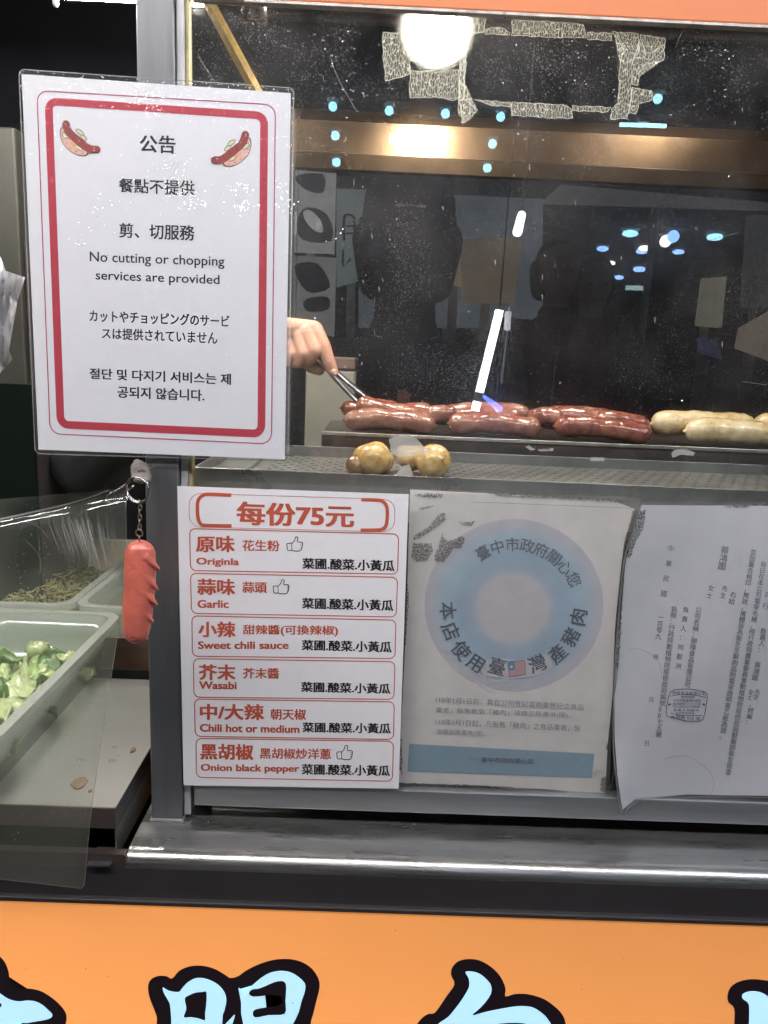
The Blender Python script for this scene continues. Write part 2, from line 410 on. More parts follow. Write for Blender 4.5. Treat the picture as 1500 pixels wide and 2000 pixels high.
# lamps above the stall front that light it (just out of frame, hung from the awning)
LAMPW = mat('lit_tube_white', (1, 1, 1), .4, emit=(1.0, .97, .95), estr=54)
HOUS = mat('lamp_housing', (.6, .6, .6), .4)
def awning_lamp(x, lab, m=LAMPW):
    t = thing('awning_lamp', lab, 'lamp', (x, -.72, 2.34), 'awning lamps over the stall front')
    V, Fc = box(-.62, .62, -.05, .05, 0, .05)
    rot = Matrix.Rotation(math.radians(28), 3, 'X')
    mo('housing', [rot @ Vector(v)+t.location for v in V], Fc, HOUS, t)
    V, Fc = box(-.6, .6, -.035, .035, -.012, -.001)
    mo('diffuser', [rot @ Vector(v)+t.location for v in V], Fc, m, t)
awning_lamp(-1.2, 'long white tube lamp above the food bins at the left', mat('lit_tube_left', (1, 1, 1), .4, emit=(1, .97, .92), estr=78))
awning_lamp(0.0, 'long white tube lamp above the price menu')
awning_lamp(1.35, 'long white tube lamp above the certificate at the right', mat('lit_tube_cool', (1, 1, 1), .4, emit=(.80, .89, 1.0), estr=56))

# small round ceiling downlights far behind the photographer, seen mirrored in the glass
DOTB = mat('lit_blue_white_led', (1, 1, 1), .4, emit=(.30, .72, 1.0), estr=19)
DOTW = mat('lit_warm_white_led', (1, 1, 1), .4, emit=(.95, .95, .8), estr=24)
DOTV = mat('lit_violet_blue_led', (1, 1, 1), .4, emit=(.22, .42, 1.0), estr=19)
def disc(c, r, h=.02, n=20):
    V = [(c[0]+r*math.cos(2*math.pi*k/n), c[1]+r*math.sin(2*math.pi*k/n), z) for z in (c[2], c[2]-h) for k in range(n)]
    Fc = [tuple(range(n)), tuple(range(n, 2*n))[::-1]]+[(k, (k+1) % n, n+(k+1) % n, n+k) for k in range(n)]
    return V, Fc
DL = ['bluish mirrored dot beside the notice, top row, first from the left', 'bluish mirrored dot, top row, second from the left', 'bluish mirrored dot under the tape strip, top row, third from the left', 'bluish mirrored dot right of the bulb, top row, fourth from the left',
      'bluish mirrored dot beside the notice, middle row, first from the left', 'bluish mirrored dot on the hood glow, middle row, second from the left', 'bluish mirrored dot, middle row, third from the left', 'bluish mirrored dot, middle row, last at the right',
      'lowest left mirrored dot, next to the notice on the hood lip', 'lowest right mirrored dot, on the hood lip above the spot lamp', 'small bluish mirrored dot at the tip of the torn tape',
      'wide pale blue mirrored oval, topmost left of the far cluster', 'blue mirrored oval right of the topmost left one, above a white one', 'pale blue mirrored oval farthest right of the far cluster', 'violet blue mirrored oval farthest left of the far cluster',
      'violet blue mirrored oval just under a white one in the cluster', 'violet blue mirrored oval below the upper right white one', 'violet blue mirrored oval low in the middle of the far cluster', 'violet blue mirrored oval, lowest left of the far cluster',
      'whitish mirrored oval in the middle of the far cluster', 'whitish mirrored oval at the upper right of the far cluster', 'whitish mirrored oval at the lower left of the far cluster']
_di = iter(DL)
for px, py, rr, m in [(650, 208, .048, DOTB), (760, 216, .048, DOTB), (870, 222, .05, DOTB), (978, 228, .05, DOTB), (655, 265, .055, DOTB), (767, 271, .05, DOTB),
                      (863, 278, .055, DOTB), (962, 281, .055, DOTB), (657, 317, .06, DOTB), (952, 328, .06, DOTB), (1285, 193, .045, DOTB),
                      (1231, 456, .16, DOTB), (1315, 462, .12, DOTV), (1396, 463, .16, DOTB), (1177, 486, .14, DOTV), (1254, 491, .14, DOTV), (1325, 492, .13, DOTV),
                      (1249, 526, .17, DOTV), (1209, 542, .14, DOTV), (1259, 485, .14, DOTW), (1300, 471, .12, DOTW), (1192, 514, .13, DOTW)]:
    rr *= .78
    c = MZ(px, py, 3.6-rr*(1 if rr < .1 else .42))
    t = thing('ceiling_downlight', next(_di), 'ceiling light', tuple(c), 'ceiling downlights mirrored in the glass')
    mo('trim_ring', *torus((c.x, c.y, 3.612), (0, 0, 1), rr*1.15, .012), HOUS, t)
    v_, f_ = caps((0, 0, -.001), rr, (0, 0, .001), rr, 20); sq = 1.0 if rr < .1 else .42
    mo('lens', [(c.x+v.x, c.y+v.y, c.z+v.z*sq) for v in v_], f_, m, t, smooth=True)
def ceiling_tube(px0, px1, py0, py1, z, r, m, lab):
    a, b = MZ(px0, py0, z), MZ(px1, py1, z); c = (a+b)/2
    t = thing('ceiling_tube', lab, 'ceiling light', tuple(c)); mo('tube', *sweep([a, b], r), m, t); mo('fitting', *box(c.x-.05, c.x+.05, c.y-.05, c.y+.05, z+r, 3.62), HOUS, t)
ceiling_tube(1211, 1301, 243, 246, 3.55, .018, mat('lit_sky_tube', (1, 1, 1), .4, emit=(.35, .75, 1), estr=22), 'short pale blue horizontal tube mirrored below the torn tape')
ceiling_tube(1222, 1268, 562, 563, 3.5, .06, mat('lit_dim_tube', (1, 1, 1), .4, emit=(.4, .6, .6), estr=7), 'dim greenish horizontal tube mirrored low in the glass')

# bright tilted tube and small spot behind the photographer
TUBE = mat('lit_tube_bright', (1, 1, 1), .4, emit=(.88, .97, 1), estr=40)
a, b = MY(976, 606, .79), MY(937, 766, .79)
t = thing('leaning_tube_lamp', 'bright white tube lamp leaning, mirrored in the middle of the glass', 'lamp', tuple(b))
mo('tube', *sweep([a, b], .0078, 12), TUBE, t)
mo('holder', *sweep([b, b+(b-a).normalized()*.018], .0088, 12), HOUS, t)
mo('lower_tube', *sweep([b+(b-a).normalized()*.0185, b+(b-a).normalized()*.036], .0078, 12), TUBE, t)
mo('cord', *sweep([a, a+Vector((.01, 0, .8))], .0015, 6), BLACK, t)
a, b = MY(993, 608, .80), MY(991, 645, .80)
t = thing('grey_tube_lamp', 'short dim grey tube beside the bright leaning tube lamp', 'lamp', tuple(b))
mo('tube', *sweep([a, b], .0062, 10), mat('lit_dim_grey', (1, 1, 1), .4, emit=(.8, .75, .85), estr=5), t)
mo('rod', *sweep([b, b+Vector((-.004, 0, -.10))], .0016, 8), mat('grey_rod', (.5, .5, .5), .3, emit=(.8, .75, .85), estr=.5), t)
a, b = MY(1019, 420, 1.9), MY(1011, 452, 1.9)
t = thing('spot_lamp', 'small glaring white spot lamp mirrored right of centre', 'lamp', tuple(a))
mo('bulb', *caps(a, .0125, b, .015), TUBE, t)
mo('cord', *sweep([a+Vector((0, 0, .01)), Vector((a.x, a.y, 3.62))], .003, 6), HOUS, t)
a, b = MY(945, 774, .80), MY(975, 798, .80)
t = thing('blue_glow_lamp', 'deep blue little lamp at the foot of the leaning tube', 'lamp', tuple(b))
mo('tube', *caps(a, .003, b, .007), mat('lit_deep_blue', (1, 1, 1), .4, emit=(.05, .12, 1), estr=30), t)
mo('clip', *caps(b+Vector((0, 0, -.008)), .004, b+Vector((.01, 0, -.02)), .003, 8), HOUS, t)

# stalls and boards across the aisle, seen mirrored
def board(name, lab, cat, quad, Y, col, estr, th=.04):  # all panels given emission, though counter, pillar and soffit are no lamps
    P = [MY(x, y, Y) for x, y in quad]; c = sum(P, Vector())/4
    t = thing(name, lab, cat, (c.x, c.y, 0))
    V = P+[p+Vector((0, -th, 0)) for p in P]
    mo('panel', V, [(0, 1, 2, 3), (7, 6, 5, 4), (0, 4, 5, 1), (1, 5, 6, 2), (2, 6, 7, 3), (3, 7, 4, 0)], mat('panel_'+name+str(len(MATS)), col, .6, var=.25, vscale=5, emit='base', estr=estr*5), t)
    mo('stand', *box(c.x-.02, c.x+.02, c.y-th-.05, c.y-th-.01, 0, c.z), HOUS, t)
    return t
def bpr(t, shape, Y, col, estr, nm='print'):
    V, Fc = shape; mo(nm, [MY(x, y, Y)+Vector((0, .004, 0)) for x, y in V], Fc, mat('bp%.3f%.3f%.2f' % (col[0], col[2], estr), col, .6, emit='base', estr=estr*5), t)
t = board('upper_poster', 'grey upper poster with pale swirl, mirrored beside the notice', 'poster', [(560, 330), (656, 338), (652, 494), (556, 490)], 3.0, (.5, .5, .5), .55)
bpr(t, poly([(575, 345), (630, 340), (632, 375), (600, 372)], 3), 3.0, (.05, .05, .06), .2)
bpr(t, poly([(580, 430), (600, 405), (640, 420), (648, 470), (590, 468)], 3), 3.0, (.04, .04, .05), .2)
bpr(t, ell(612, 432, 12, 27, rot=-.7), 3.0, (.75, .75, .72), .8)
bpr(t, ell(572, 440, 9, 28, rot=.1), 3.0, (.75, .75, .72), .8)
t = board('lower_poster', 'grey lower poster with dark shapes, mirrored above the hand', 'poster', [(556, 498), (656, 503), (652, 660), (552, 655)], 3.0, (.42, .42, .42), .45)
bpr(t, poly([(575, 520), (620, 515), (645, 560), (600, 570)], 3), 3.0, (.03, .03, .05), .2)
bpr(t, poly([(595, 585), (640, 580), (640, 605), (600, 608)], 3), 3.0, (.03, .03, .05), .2)
t = board('shop_sign', 'grey-green shop sign with rounded outlined letters, mirrored', 'sign', [(657, 368), (716, 370), (724, 540), (657, 560)], 3.1, (.20, .24, .24), .62)
for s_ in (stroke([(672, 470), (672, 425), (682, 420), (692, 428), (692, 478)], 5, smooth=3), stroke([(676, 442), (690, 442)], 4), stroke([(676, 456), (690, 456)], 4), stroke([(720, 430), (708, 425), (704, 438), (714, 446), (722, 452), (718, 470), (704, 466)], 7, smooth=3),
           rrect(((696, 480), (718, 480), (718, 508), (696, 508)), 9, 6), stroke([(670, 488), (670, 520), (686, 505)], 5)):
    bpr(t, s_, 3.1, (.02, .02, .025), .1, 'letter')
board('blue_grey_glow_panel', 'wide blue-grey glowing panel mirrored behind the dark head', 'panel', [(700, 372), (1060, 388), (1060, 640), (700, 640)], 3.9, (.12, .145, .17), .7)  # glowing backdrop widened so the dark head stands out against it
board('tan_board', 'tan board with a paler left edge, mirrored near the small spot lamp', 'board', [(893, 468), (1020, 462), (1005, 592), (905, 592)], 3.0, (.25, .20, .14), .5)
board('tan_strip', 'narrow paler strip beside the tan board', 'board', [(881, 465), (898, 466), (902, 560), (885, 555)], 2.98, (.38, .28, .17), .5)
board('cream_board', 'narrow cream board mirrored at the right under the far downlights', 'board', [(1374, 543), (1420, 540), (1410, 640), (1362, 636)], 4.0, (.42, .40, .30), .4)
board('cream_counter', 'cream counter front mirrored at the right edge', 'counter', [(1448, 640), (1520, 600), (1520, 710), (1440, 680)], 4.0, (.42, .36, .27), .42)
board('dark_pillar', 'tall dim grey pillar mirrored near the right edge', 'pillar', [(1462, 420), (1530, 420), (1530, 600), (1450, 600)], 5.0, (.16, .17, .17), .22)
board('blue_bench', 'small dim blue panel mirrored low at the right', 'panel', [(1366, 660), (1400, 662), (1412, 702), (1370, 690)], 4.0, (.08, .11, .25), .3)
board('soffit_panel', 'long dim soffit panel mirrored under the hood', 'panel', [(1096, 360), (1500, 395), (1500, 410), (1056, 396)], 5.0, (.14, .14, .15), .5)

# ------------------------------------------------------------------ people
def human(name, lab, x, y, h, jacket, trousers, skin, hair, arms, face=1, group=None, vox=.012):
    """standing person, feet on the ground; arms = list of (shoulder side, elbow, wrist, finger direction); face=+1 looks towards +Y"""
    k = h/1.75; t = thing(name, lab, 'person', (x, y, 0), group)
    W = lambda a, b, c: Vector((x+a*k, y+b*face*k, c*k))
    body = [caps(W(0, 0, 1.42), .055*k, W(0, .01, 1.52), .052*k), caps(W(0, .0, 1.62), .082*k, W(0, .012, 1.665), .086*k), caps(W(0, .03, 1.57), .058*k, W(0, .03, 1.62), .068*k),
            caps(W(0, .10, 1.60), .010*k, W(0, .092, 1.635), .008*k), caps(W(.083, 0, 1.60), .012*k, W(.083, 0, 1.63), .015*k), caps(W(-.083, 0, 1.60), .012*k, W(-.083, 0, 1.63), .015*k),
            caps(W(0, 0, 1.0), .085*k, W(0, 0, 1.32), .085*k)]
    jk = [caps(W(-.09, 0, .92), .12*k, W(-.10, 0, 1.28), .125*k), caps(W(.09, 0, .92), .12*k, W(.10, 0, 1.28), .125*k), caps(W(-.15, 0, 1.37), .075*k, W(.15, 0, 1.37), .075*k), caps(W(0, 0, 1.38), .09*k, W(0, 0, 1.45), .075*k)]
    for s, el, wr, fd in arms:
        el, wr, fd = Vector(el), Vector(wr), Vector(fd).normalized(); sh = W(s*.19, 0, 1.385)
        jk += [caps(sh, .07*k, el, .052*k), caps(el, .052*k, wr, .038*k)]
        side = fd.cross(Vector((0, 0, 1))).normalized() if abs(fd.z) < .9 else Vector((1, 0, 0))
        body += [caps(sh, .04*k, el, .04*k), caps(W(0, 0, 1.37), .06*k, sh, .045*k), caps(el, .035*k, wr, .026*k), caps(wr, .024*k, wr+fd*.07*k, .034*k, flat=.5)]
        for q in range(4):
            o_ = side*((q-1.5)*.019*k); p0 = wr+fd*.075*k+o_; L = (.062, .075, .07, .055)[q]*k
            p1 = p0+fd*L*.55; p2 = p1+(fd*.6+Vector((0, 0, -.8))*.6).normalized()*L*.5
            body += [caps(p0-fd*.02, .0095*k, p1, .0088*k, 8), caps(p1, .0088*k, p2, .0078*k, 8)]
        p0 = wr+fd*.025*k+side*.028*k*s; body += [caps(p0, .012*k, p0+(fd+side*s*.7).normalized()*.055*k, .0095*k, 8)]
    legs = []
    for s in (-1, 1):
        legs += [caps(W(s*.09, 0, .9), .10*k, W(s*.10, .01, .5), .072*k), caps(W(s*.10, .01, .5), .068*k, W(s*.11, -.01, .1), .05*k)]
        body += [caps(W(s*.08, 0, 1.0), .07*k, W(s*.10, .01, .5), .045*k), caps(W(s*.10, .01, .5), .045*k, W(s*.11, -.01, .12), .035*k), caps(W(s*.11, -.01, .12), .04*k, W(s*.11, 0, .05), .042*k)]
    b = fused('body', body, vox*.6, skin, t, 2)
    fused('jacket', jk, vox, jacket, t, 4); fused('trousers', legs, vox, trousers, t, 4)
    for s in (-1, 1): mo('shoe', *caps(W(s*.11, -.04, .045), .045*k, W(s*.12, .13, .035), .036*k), BLACK, t, smooth=True)
    for s in (-1, 1): mo('eye', *caps(W(s*.032, .088, 1.632), .011*k, W(s*.032, .089, 1.632), .011*k, 8), INK, t, smooth=True)
    mo('mouth', *caps(W(-.022, .094, 1.565), .006*k, W(.022, .094, 1.565), .006*k, 8), mat('lip', (.35, .1, .09), .5), t, smooth=True)
    if hair: fused('hair', [caps(W(0, -.025, 1.64), .092*k, W(0, -.012, 1.685), .09*k), caps(W(-.06, -.03, 1.56), .04*k, W(-.065, -.02, 1.64), .05*k), caps(W(.06, -.03, 1.56), .04*k, W(.065, -.02, 1.64), .05*k)], vox*.7, hair, t, 2)
    return t
SKIN = mat('skin', (.56, .30, .21), .5, var=.06, vscale=60, sss=.15, bump=.12, bscale=600)
HAIR = mat('black_hair', (.01, .009, .009), .45)
DJ = mat('dark_jacket_cloth', (.009, .009, .012), .85, var=.3, vscale=40); MJ = mat('maroon_cloth', (.20, .05, .07), .85, var=.3, vscale=30); NJ = mat('charcoal_cloth', (.02, .02, .024), .85)
hx = MY(800, 420, .95)
ph_ = MY(760, 700, .005)
human('person', 'photographer in dark jacket holding up a phone, head darkened by added headgear, mirrored as a dark shape', hx.x, -.98, 1.80, DJ, NJ, SKIN, HAIR,
      [(1, (hx.x+.26, -.92, 1.08), (.070, -.80, 1.185), (-.25, .2, 1)), (-1, (hx.x-.26, -.92, 1.08), (-.070, -.80, 1.185), (.25, .2, 1))])
_ph = bpy.data.objects['person']; px_, py_, k_ = hx.x, -.98, 1.80/1.75
fused('added_cap', [caps((px_, py_, 1.66*k_), .099*k_, (px_, py_-.005, 1.70*k_), .094*k_), caps((px_-.05, py_+.10, 1.665*k_), .012, (px_+.05, py_+.10, 1.665*k_), .012), caps((px_-.04, py_+.135, 1.66*k_), .010, (px_+.04, py_+.135, 1.66*k_), .010)], .006, mat('silhouette_cap', (.008, .008, .010), .9), _ph, 3)  # dark headgear added to keep the mirrored head a silhouette
fused('added_mask', [caps((px_, py_+.045, 1.56*k_), .066*k_, (px_, py_+.045, 1.61*k_), .072*k_), caps((px_-.05, py_+.04, 1.58*k_), .045, (px_+.05, py_+.04, 1.58*k_), .045), caps((px_, py_+.0, 1.42*k_), .072, (px_, py_+.01, 1.52*k_), .064)], .006, mat('silhouette_mask', (.008, .008, .010), .9), _ph, 3)  # added likewise, darkens the face and neck
t = thing('smartphone', 'black smartphone held up by the mirrored photographer', 'phone', (0, -.725, 1.315))
pbox('case', (-.036, .036, -.731, -.722, 1.315, 1.465), mat('phone_black', (.02, .02, .02), .3), t, bev=.004)
pbox('camera_bump', (-.032, .0, -.7218, -.7195, 1.425, 1.455), mat('phone_grey', (.05, .05, .05), .3), t, bev=.001)
pbox('screen', (-.034, .034, -.7335, -.7312, 1.319, 1.461), mat('phone_screen', (.02, .02, .03), .2, emit=(.3, .3, .35), estr=.4), t)
a = MY(1090, 535, 3.0)
human('person', 'woman in a maroon top behind the photographer, mirrored right of the tube', a.x, -3.0, a.z/.93, MJ, NJ, mat('skin_pink', (.5, .25, .27), .5), HAIR,
      [(1, (a.x+.25, -2.92, 1.08), (a.x+.1, -2.75, 1.2), (-.3, 1, .3)), (-1, (a.x-.25, -2.92, 1.08), (a.x-.1, -2.75, 1.2), (.3, 1, .3))])
a = MY(1158, 560, 3.4)
human('person', 'second mirrored bystander in charcoal at the right of the maroon one', a.x, -3.4, a.z/.93, NJ, NJ, SKIN, HAIR,
      [(1, (a.x+.27, -3.4, 1.1), (a.x+.26, -3.3, .85), (0, .1, -1)), (-1, (a.x-.27, -3.4, 1.1), (a.x-.26, -3.3, .85), (0, .1, -1))])

# ================================================================== THE STALL
st = thing('sausage_stall', 'stainless steel night market sausage stall with a glass front', 'food stall', (0, .1, 0))
zc = .996; XR = 1.3; XL = -.9
# counter with a rounded front edge, then the dark apron
prof = [(.05, zc), (-.0525, zc)]
for k in range(1, 9):
    a = math.pi/2*k/8; prof.append((-.0525-.0140*math.sin(a), zc-.0130*(1-math.cos(a))))
prof += [(-.0665, .9822)]
xs = [-.212, XR]
V = [(x, y, z) for x in xs for y, z in prof]; n = len(prof)
o = mo('counter', V, [(i, i+1, n+i+1, n+i) for i in range(n-1)], mat('counter_steel', (.36, .355, .35), .31, .9, var=.2, vscale=10, bump=.08, bscale=50, stretch=(1, 8, 40), rvar=.12), st, smooth=True)
m_ap = mat('apron_steel', (.075, .068, .072), .42, .6, var=.15, vscale=6, bump=.08, bscale=60, rvar=.06)  # dark reflection of the ground put into the apron colour
pbox('apron', (XL, XR, -.0668, -.058, .9525, .9820), m_ap, st)
pbox('apron_fold', (XL, XR, -.0722, -.058, .9475, .9523), m_ap, st, bev=.0012)
# left part of the apron, under the side tray
pbox('apron_upper_strip', (XL, -.2125, -.0664, -.058, .9822, .9955), mat('apron_brown', (.10, .075, .07), .42, .6, var=.2, vscale=8, rvar=.1), st)  # red-brown dark reflection put into the strip colour
pbox('under_tray_filler', (XL, -.2125, -.0575, .30, .9478, .9520), BLACK, st)  # black filler added so the gap under the tray stays dark
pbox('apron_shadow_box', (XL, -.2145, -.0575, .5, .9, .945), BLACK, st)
# post with the strip that holds the glass
pbox('post', (-.2035, -.1735, -.014, .016, zc-.003, 1.95), STEELV, st, bev=.0012)
pbox('weld', (-.205, -.172, -.016, .018, zc-.0005, zc+.0028), mat('weld_bead', (.45, .44, .42), .4, .8, bump=.8, bscale=500), st, bev=.001)
pbox('edge_strip', (-.1732, -.1665, -.009, .012, zc+.004, 1.95), mat('grey_white_strip', (.42, .42, .44), .45, .3, var=.2, vscale=30, dirt=((.1, .08, .05), .3), dscale=40), st, bev=.001)
pbox('seal_bead', (-.1663, -.1632, -.007, .004, 1.05, 1.95), mat('yellowed_sealant', (.36, .30, .15), .5, var=.3, vscale=60, dirt=((.1, .07, .03), .4), dscale=60, bump=.6, bscale=300), st, bev=.0008)
# bottom rail under the glass, and the plate behind the gap
pbox('bottom_rail', (-.1625, XR, -.012, .014, 1.0125, 1.0365), STEEL, st, bev=.0012)
pbox('back_plate', (-.16, -.06, .022, .026, zc+.0005, 1.03), mat('pale_plate', (.5, .48, .45), .35, .7, var=.3, vscale=40), st)
pbox('foot', (-.164, -.150, -.004, .01, zc+.0006, 1.0123), BLACK, st)
# inside: dark box round the grill
pbox('back_wall', (-1.6, 1.5, 1.05, 1.09, .2, 2.6), DARKWALL, st)
pbox('side_wall', (1.3, 1.34, .02, 1.05, .2, 2.6), DARKWALL, st)
pbox('roof', (-1.6, 1.5, .03, 1.09, 2.2, 2.24), DARKWALL, st)
pbox('inner_floor', (-.155, 1.3, .06, 1.04, 1.10, 1.13), BLACK, st)
# hood beam: a sloping face above a lip
bx0, bx1 = -.155, 1.3
pr0 = [(.36, 1.75), (.308, 1.7235), (.30, 1.6855), (.2985, 1.6845), (.2985, 1.6675), (.305, 1.6655), (.36, 1.72)]
V = [(x, y, z) for x in (bx0, bx1) for y, z in pr0]; n = len(pr0)
mo('hood_beam', V, [(i, (i+1) % n, n+(i+1) % n, n+i) for i in range(n)]+[tuple(range(n)), tuple(range(n, 2*n))[::-1]], HOODM, st)
pbox('hood_top_edge', (bx0, bx1, .361, .366, 1.70, 1.75), HOODM, st)
# slanting brace and hanging socket inside the glass
a, b = PY(405, 0, .2), PY(495, 168, .2); d = (b-a).normalized()
mo('brace', *sweep([a-d*.06, b+d*.035], .0062, 4), mat('brass_brace', (.45, .30, .10), .4, .7, var=.35, vscale=90, bump=.5, bscale=500), st)
a, b = PY(498, -30, .15), PY(498, 44, .15)
mo('socket_tube', *sweep([a, b], .0125, 20), mat('dark_chrome', (.12, .11, .11), .2, .8), st, smooth=True)
# upper white channel of the glass
pbox('top_channel', (-.1625, XR, -.006, .006, 1.7235, 1.7285), mat('dirty_white_trim', (.6, .58, .55), .5, var=.2, vscale=80, dirt=((.12, .09, .06), .5), dscale=50), st, bev=.0008)

# ------------------------------------------------------------------ upper orange lightbox
zt_ = PY(900, 20, -.012).z
t = thing('upper_signboard', 'orange lightbox edge above the glass, running along the top', 'signboard', (.3, -.03, zt_))
pbox('panel', (-.118, XR, -.0140, -.0075, zt_, zt_+.35), mat('orange_upper', (.50, .15, .055), .45, var=.05, vscale=3, emit='base', estr=.28), t, bev=.001)
pbox('glow_blocker', (-.118, XR, -.0072, -.004, zt_+.0005, zt_+.35), BLACK, t)  # unseen black sheet added to keep the panel glow off the hood
pbox('trim', (-.118, XR, -.0138, -.0076, zt_-.0022, zt_-.0002), mat('scuffed_trim', (.5, .45, .42), .5, var=.4, vscale=70, dirt=((.1, .07, .05), .5), dscale=60), t)

# ------------------------------------------------------------------ glass pane with grime and torn tape
gt = thing('glass_pane', 'greasy clear glass pane with dust and torn tape marks', 'glass', (.5, 0, 1.04))
GLASS = clear('window_glass', (.97, .98, .98), gloss=.062, rough=.0, milky=.0)
pbox('pane', (-.163, XR, 0, .003, 1.037, 1.7232), GLASS, gt)
GRIME = clear('glass_grime', (1, 1, 1), gloss=0, milky=.005, mcol=(.6, .58, .64), smear=.055, trans=.6, sthr=.625, srough=.14, haze=.09, stl=.22, smod=.5)
mo('grime', [(-.162, -.0006, 1.0372), (XR, -.0006, 1.0372), (XR, -.0006, 1.723), (-.162, -.0006, 1.723)], [(0, 1, 2, 3)], GRIME, gt)
def dust_mat(name, dcol, gl=.5, rough=.18, tlw=.5):
    m = bpy.data.materials.new(name); m.use_nodes = True; n = m.node_tree.nodes; l = m.node_tree.links; n.clear()
    out = n.new('ShaderNodeOutputMaterial'); d = n.new('ShaderNodeBsdfDiffuse'); d.inputs[0].default_value = (*dcol, 1)
    tl = n.new('ShaderNodeBsdfTranslucent'); tl.inputs[0].default_value = (.7, .68, .62, 1); g = n.new('ShaderNodeBsdfGlossy'); g.inputs[0].default_value = (.9, .9, .95, 1); g.inputs['Roughness'].default_value = rough
    a = n.new('ShaderNodeMixShader'); a.inputs[0].default_value = tlw; l.new(d.outputs[0], a.inputs[1]); l.new(tl.outputs[0], a.inputs[2])
    b = n.new('ShaderNodeMixShader'); b.inputs[0].default_value = gl; l.new(a.outputs[0], b.inputs[1]); l.new(g.outputs[0], b.inputs[2]); l.new(b.outputs[0], out.inputs[0]); return m
DUST = dust_mat('glass_dust', (.20, .20, .23), .55, .17, .45)
def dust(name, n_, x0, x1, z0, z1, y, r0, r1, m, parent, seed, tilt=.25, dens=None):
    rd = random.Random(seed); V, Fc = [], []; k = 0
    while k < n_:
        x, z = rd.uniform(x0, x1), rd.uniform(z0, z1)
        if dens and rd.random() > dens(x, z): continue
        r = r0*(r1/r0)**(rd.random()**2.2); a = rd.uniform(0, 6.28); tx, tz = rd.gauss(0, tilt), rd.gauss(0, tilt); j = len(V)
        for q in range(5):
            u, w_ = math.cos(a+q*1.257)*r*rd.uniform(.6, 1.1), math.sin(a+q*1.257)*r*rd.uniform(.6, 1.1)
            V.append((x+u, y+u*tx+w_*tz, z+w_))
        Fc.append(tuple(range(j, j+5))[::-1]); k += 1
    return tag(mo(name, V, Fc, m, parent), kind='stuff')
def _dn(x, z):
    v = noise.noise(Vector((x*9, 0, z*9)))*.5+.5; v2 = noise.noise(Vector((x*30+9, 3, z*22)))*.5+.5
    return min(1, max(.10, (v*v2*2.6-.25)*(.55+.45*min(1, max(0, (z-1.33)/.35)))))
dust('dust_specks', 46000, -.16, .46, 1.34, 1.722, -.0012, .00012, .00036, DUST, gt, 31, tilt=.13, dens=_dn)
dust('grease_spots', 420, -.16, .46, 1.34, 1.722, -.0013, .0003, .0006, DUST, gt, 32, dens=_dn)
# dried drips and smears: thin short strokes on the glass
rd = random.Random(77); dv = []
DRIP = clear('dried_drip', gloss=0, milky=.38, mcol=(.50, .50, .52), trans=.35)
for k in range(46):
    px, py = rd.choice([rd.gauss(735, 40), rd.uniform(600, 1480)]), rd.uniform(70, 800); L_ = rd.uniform(3, 14); wob = rd.uniform(-2, 2)
    dv.append(stroke([(px, py), (px+wob*.4, py+L_*.5), (px+wob, py+L_)], [rd.uniform(.6, 2.2), rd.uniform(1.2, 3.4), .5], smooth=2))
for pts in ([(645, 105), (655, 140), (672, 175), (700, 222)], [(386, 106), (400, 130), (420, 160)], [(935, 700), (928, 712), (922, 735)], [(1380, 470), (1440, 455)], [(1450, 745), (1498, 752)], [(1340, 30), (1332, 60), (1320, 90)], [(730, 655), (745, 659)]):
    dv.append(stroke(pts, .8, smooth=4))
V_, F_ = merge2(*dv); tag(mo('drips', [PY(a, b, -.0014) for a, b in V_], F_, DRIP, gt), kind='stuff')
def tape_mat():
    m = bpy.data.materials.new('torn_tape'); m.use_nodes = True; n = m.node_tree.nodes; l = m.node_tree.links; n.clear()
    out = n.new('ShaderNodeOutputMaterial'); tr = n.new('ShaderNodeBsdfTransparent'); tc = n.new('ShaderNodeTexCoord')
    mp = n.new('ShaderNodeMapping'); mp.inputs['Scale'].default_value = (640, 110, 210); l.new(tc.outputs['Object'], mp.inputs[0])
    nzz = n.new('ShaderNodeTexNoise'); nzz.inputs['Scale'].default_value = 40; l.new(tc.outputs['Object'], nzz.inputs['Vector'])
    ad = n.new('ShaderNodeMix'); ad.data_type = 'RGBA'; ad.inputs['Factor'].default_value = .03; l.new(mp.outputs[0], ad.inputs['A']); l.new(nzz.outputs['Color'], ad.inputs['B'])
    vo = n.new('ShaderNodeTexVoronoi'); vo.feature = 'DISTANCE_TO_EDGE'; vo.inputs['Scale'].default_value = 1.0; l.new(ad.outputs['Result'], vo.inputs['Vector'])
    r = n.new('ShaderNodeMapRange'); r.inputs['From Min'].default_value = .02; r.inputs['From Max'].default_value = .09; r.inputs['To Min'].default_value = .42; r.inputs['To Max'].default_value = .08
    l.new(vo.outputs['Distance'], r.inputs['Value'])
    d = n.new('ShaderNodeBsdfDiffuse'); d.inputs[0].default_value = (.68, .68, .63, 1); tl = n.new('ShaderNodeBsdfTranslucent'); tl.inputs[0].default_value = (.70, .70, .62, 1)
    mx = n.new('ShaderNodeMixShader'); mx.inputs[0].default_value = .55; l.new(d.outputs[0], mx.inputs[1]); l.new(tl.outputs[0], mx.inputs[2])
    m2 = n.new('ShaderNodeMixShader'); l.new(r.outputs[0], m2.inputs[0]); l.new(tr.outputs[0], m2.inputs[1]); l.new(mx.outputs[0], m2.inputs[2]); l.new(m2.outputs[0], out.inputs[0])
    return m
TAPE = tape_mat()
TEDGE = clear('tape_edge', gloss=0, milky=.55, mcol=(.66, .66, .62), trans=.45)
Z2 = Sheet(340, 0, 2.586, -.0009); Z3 = Sheet(900, 0, 2.5, -.0009)
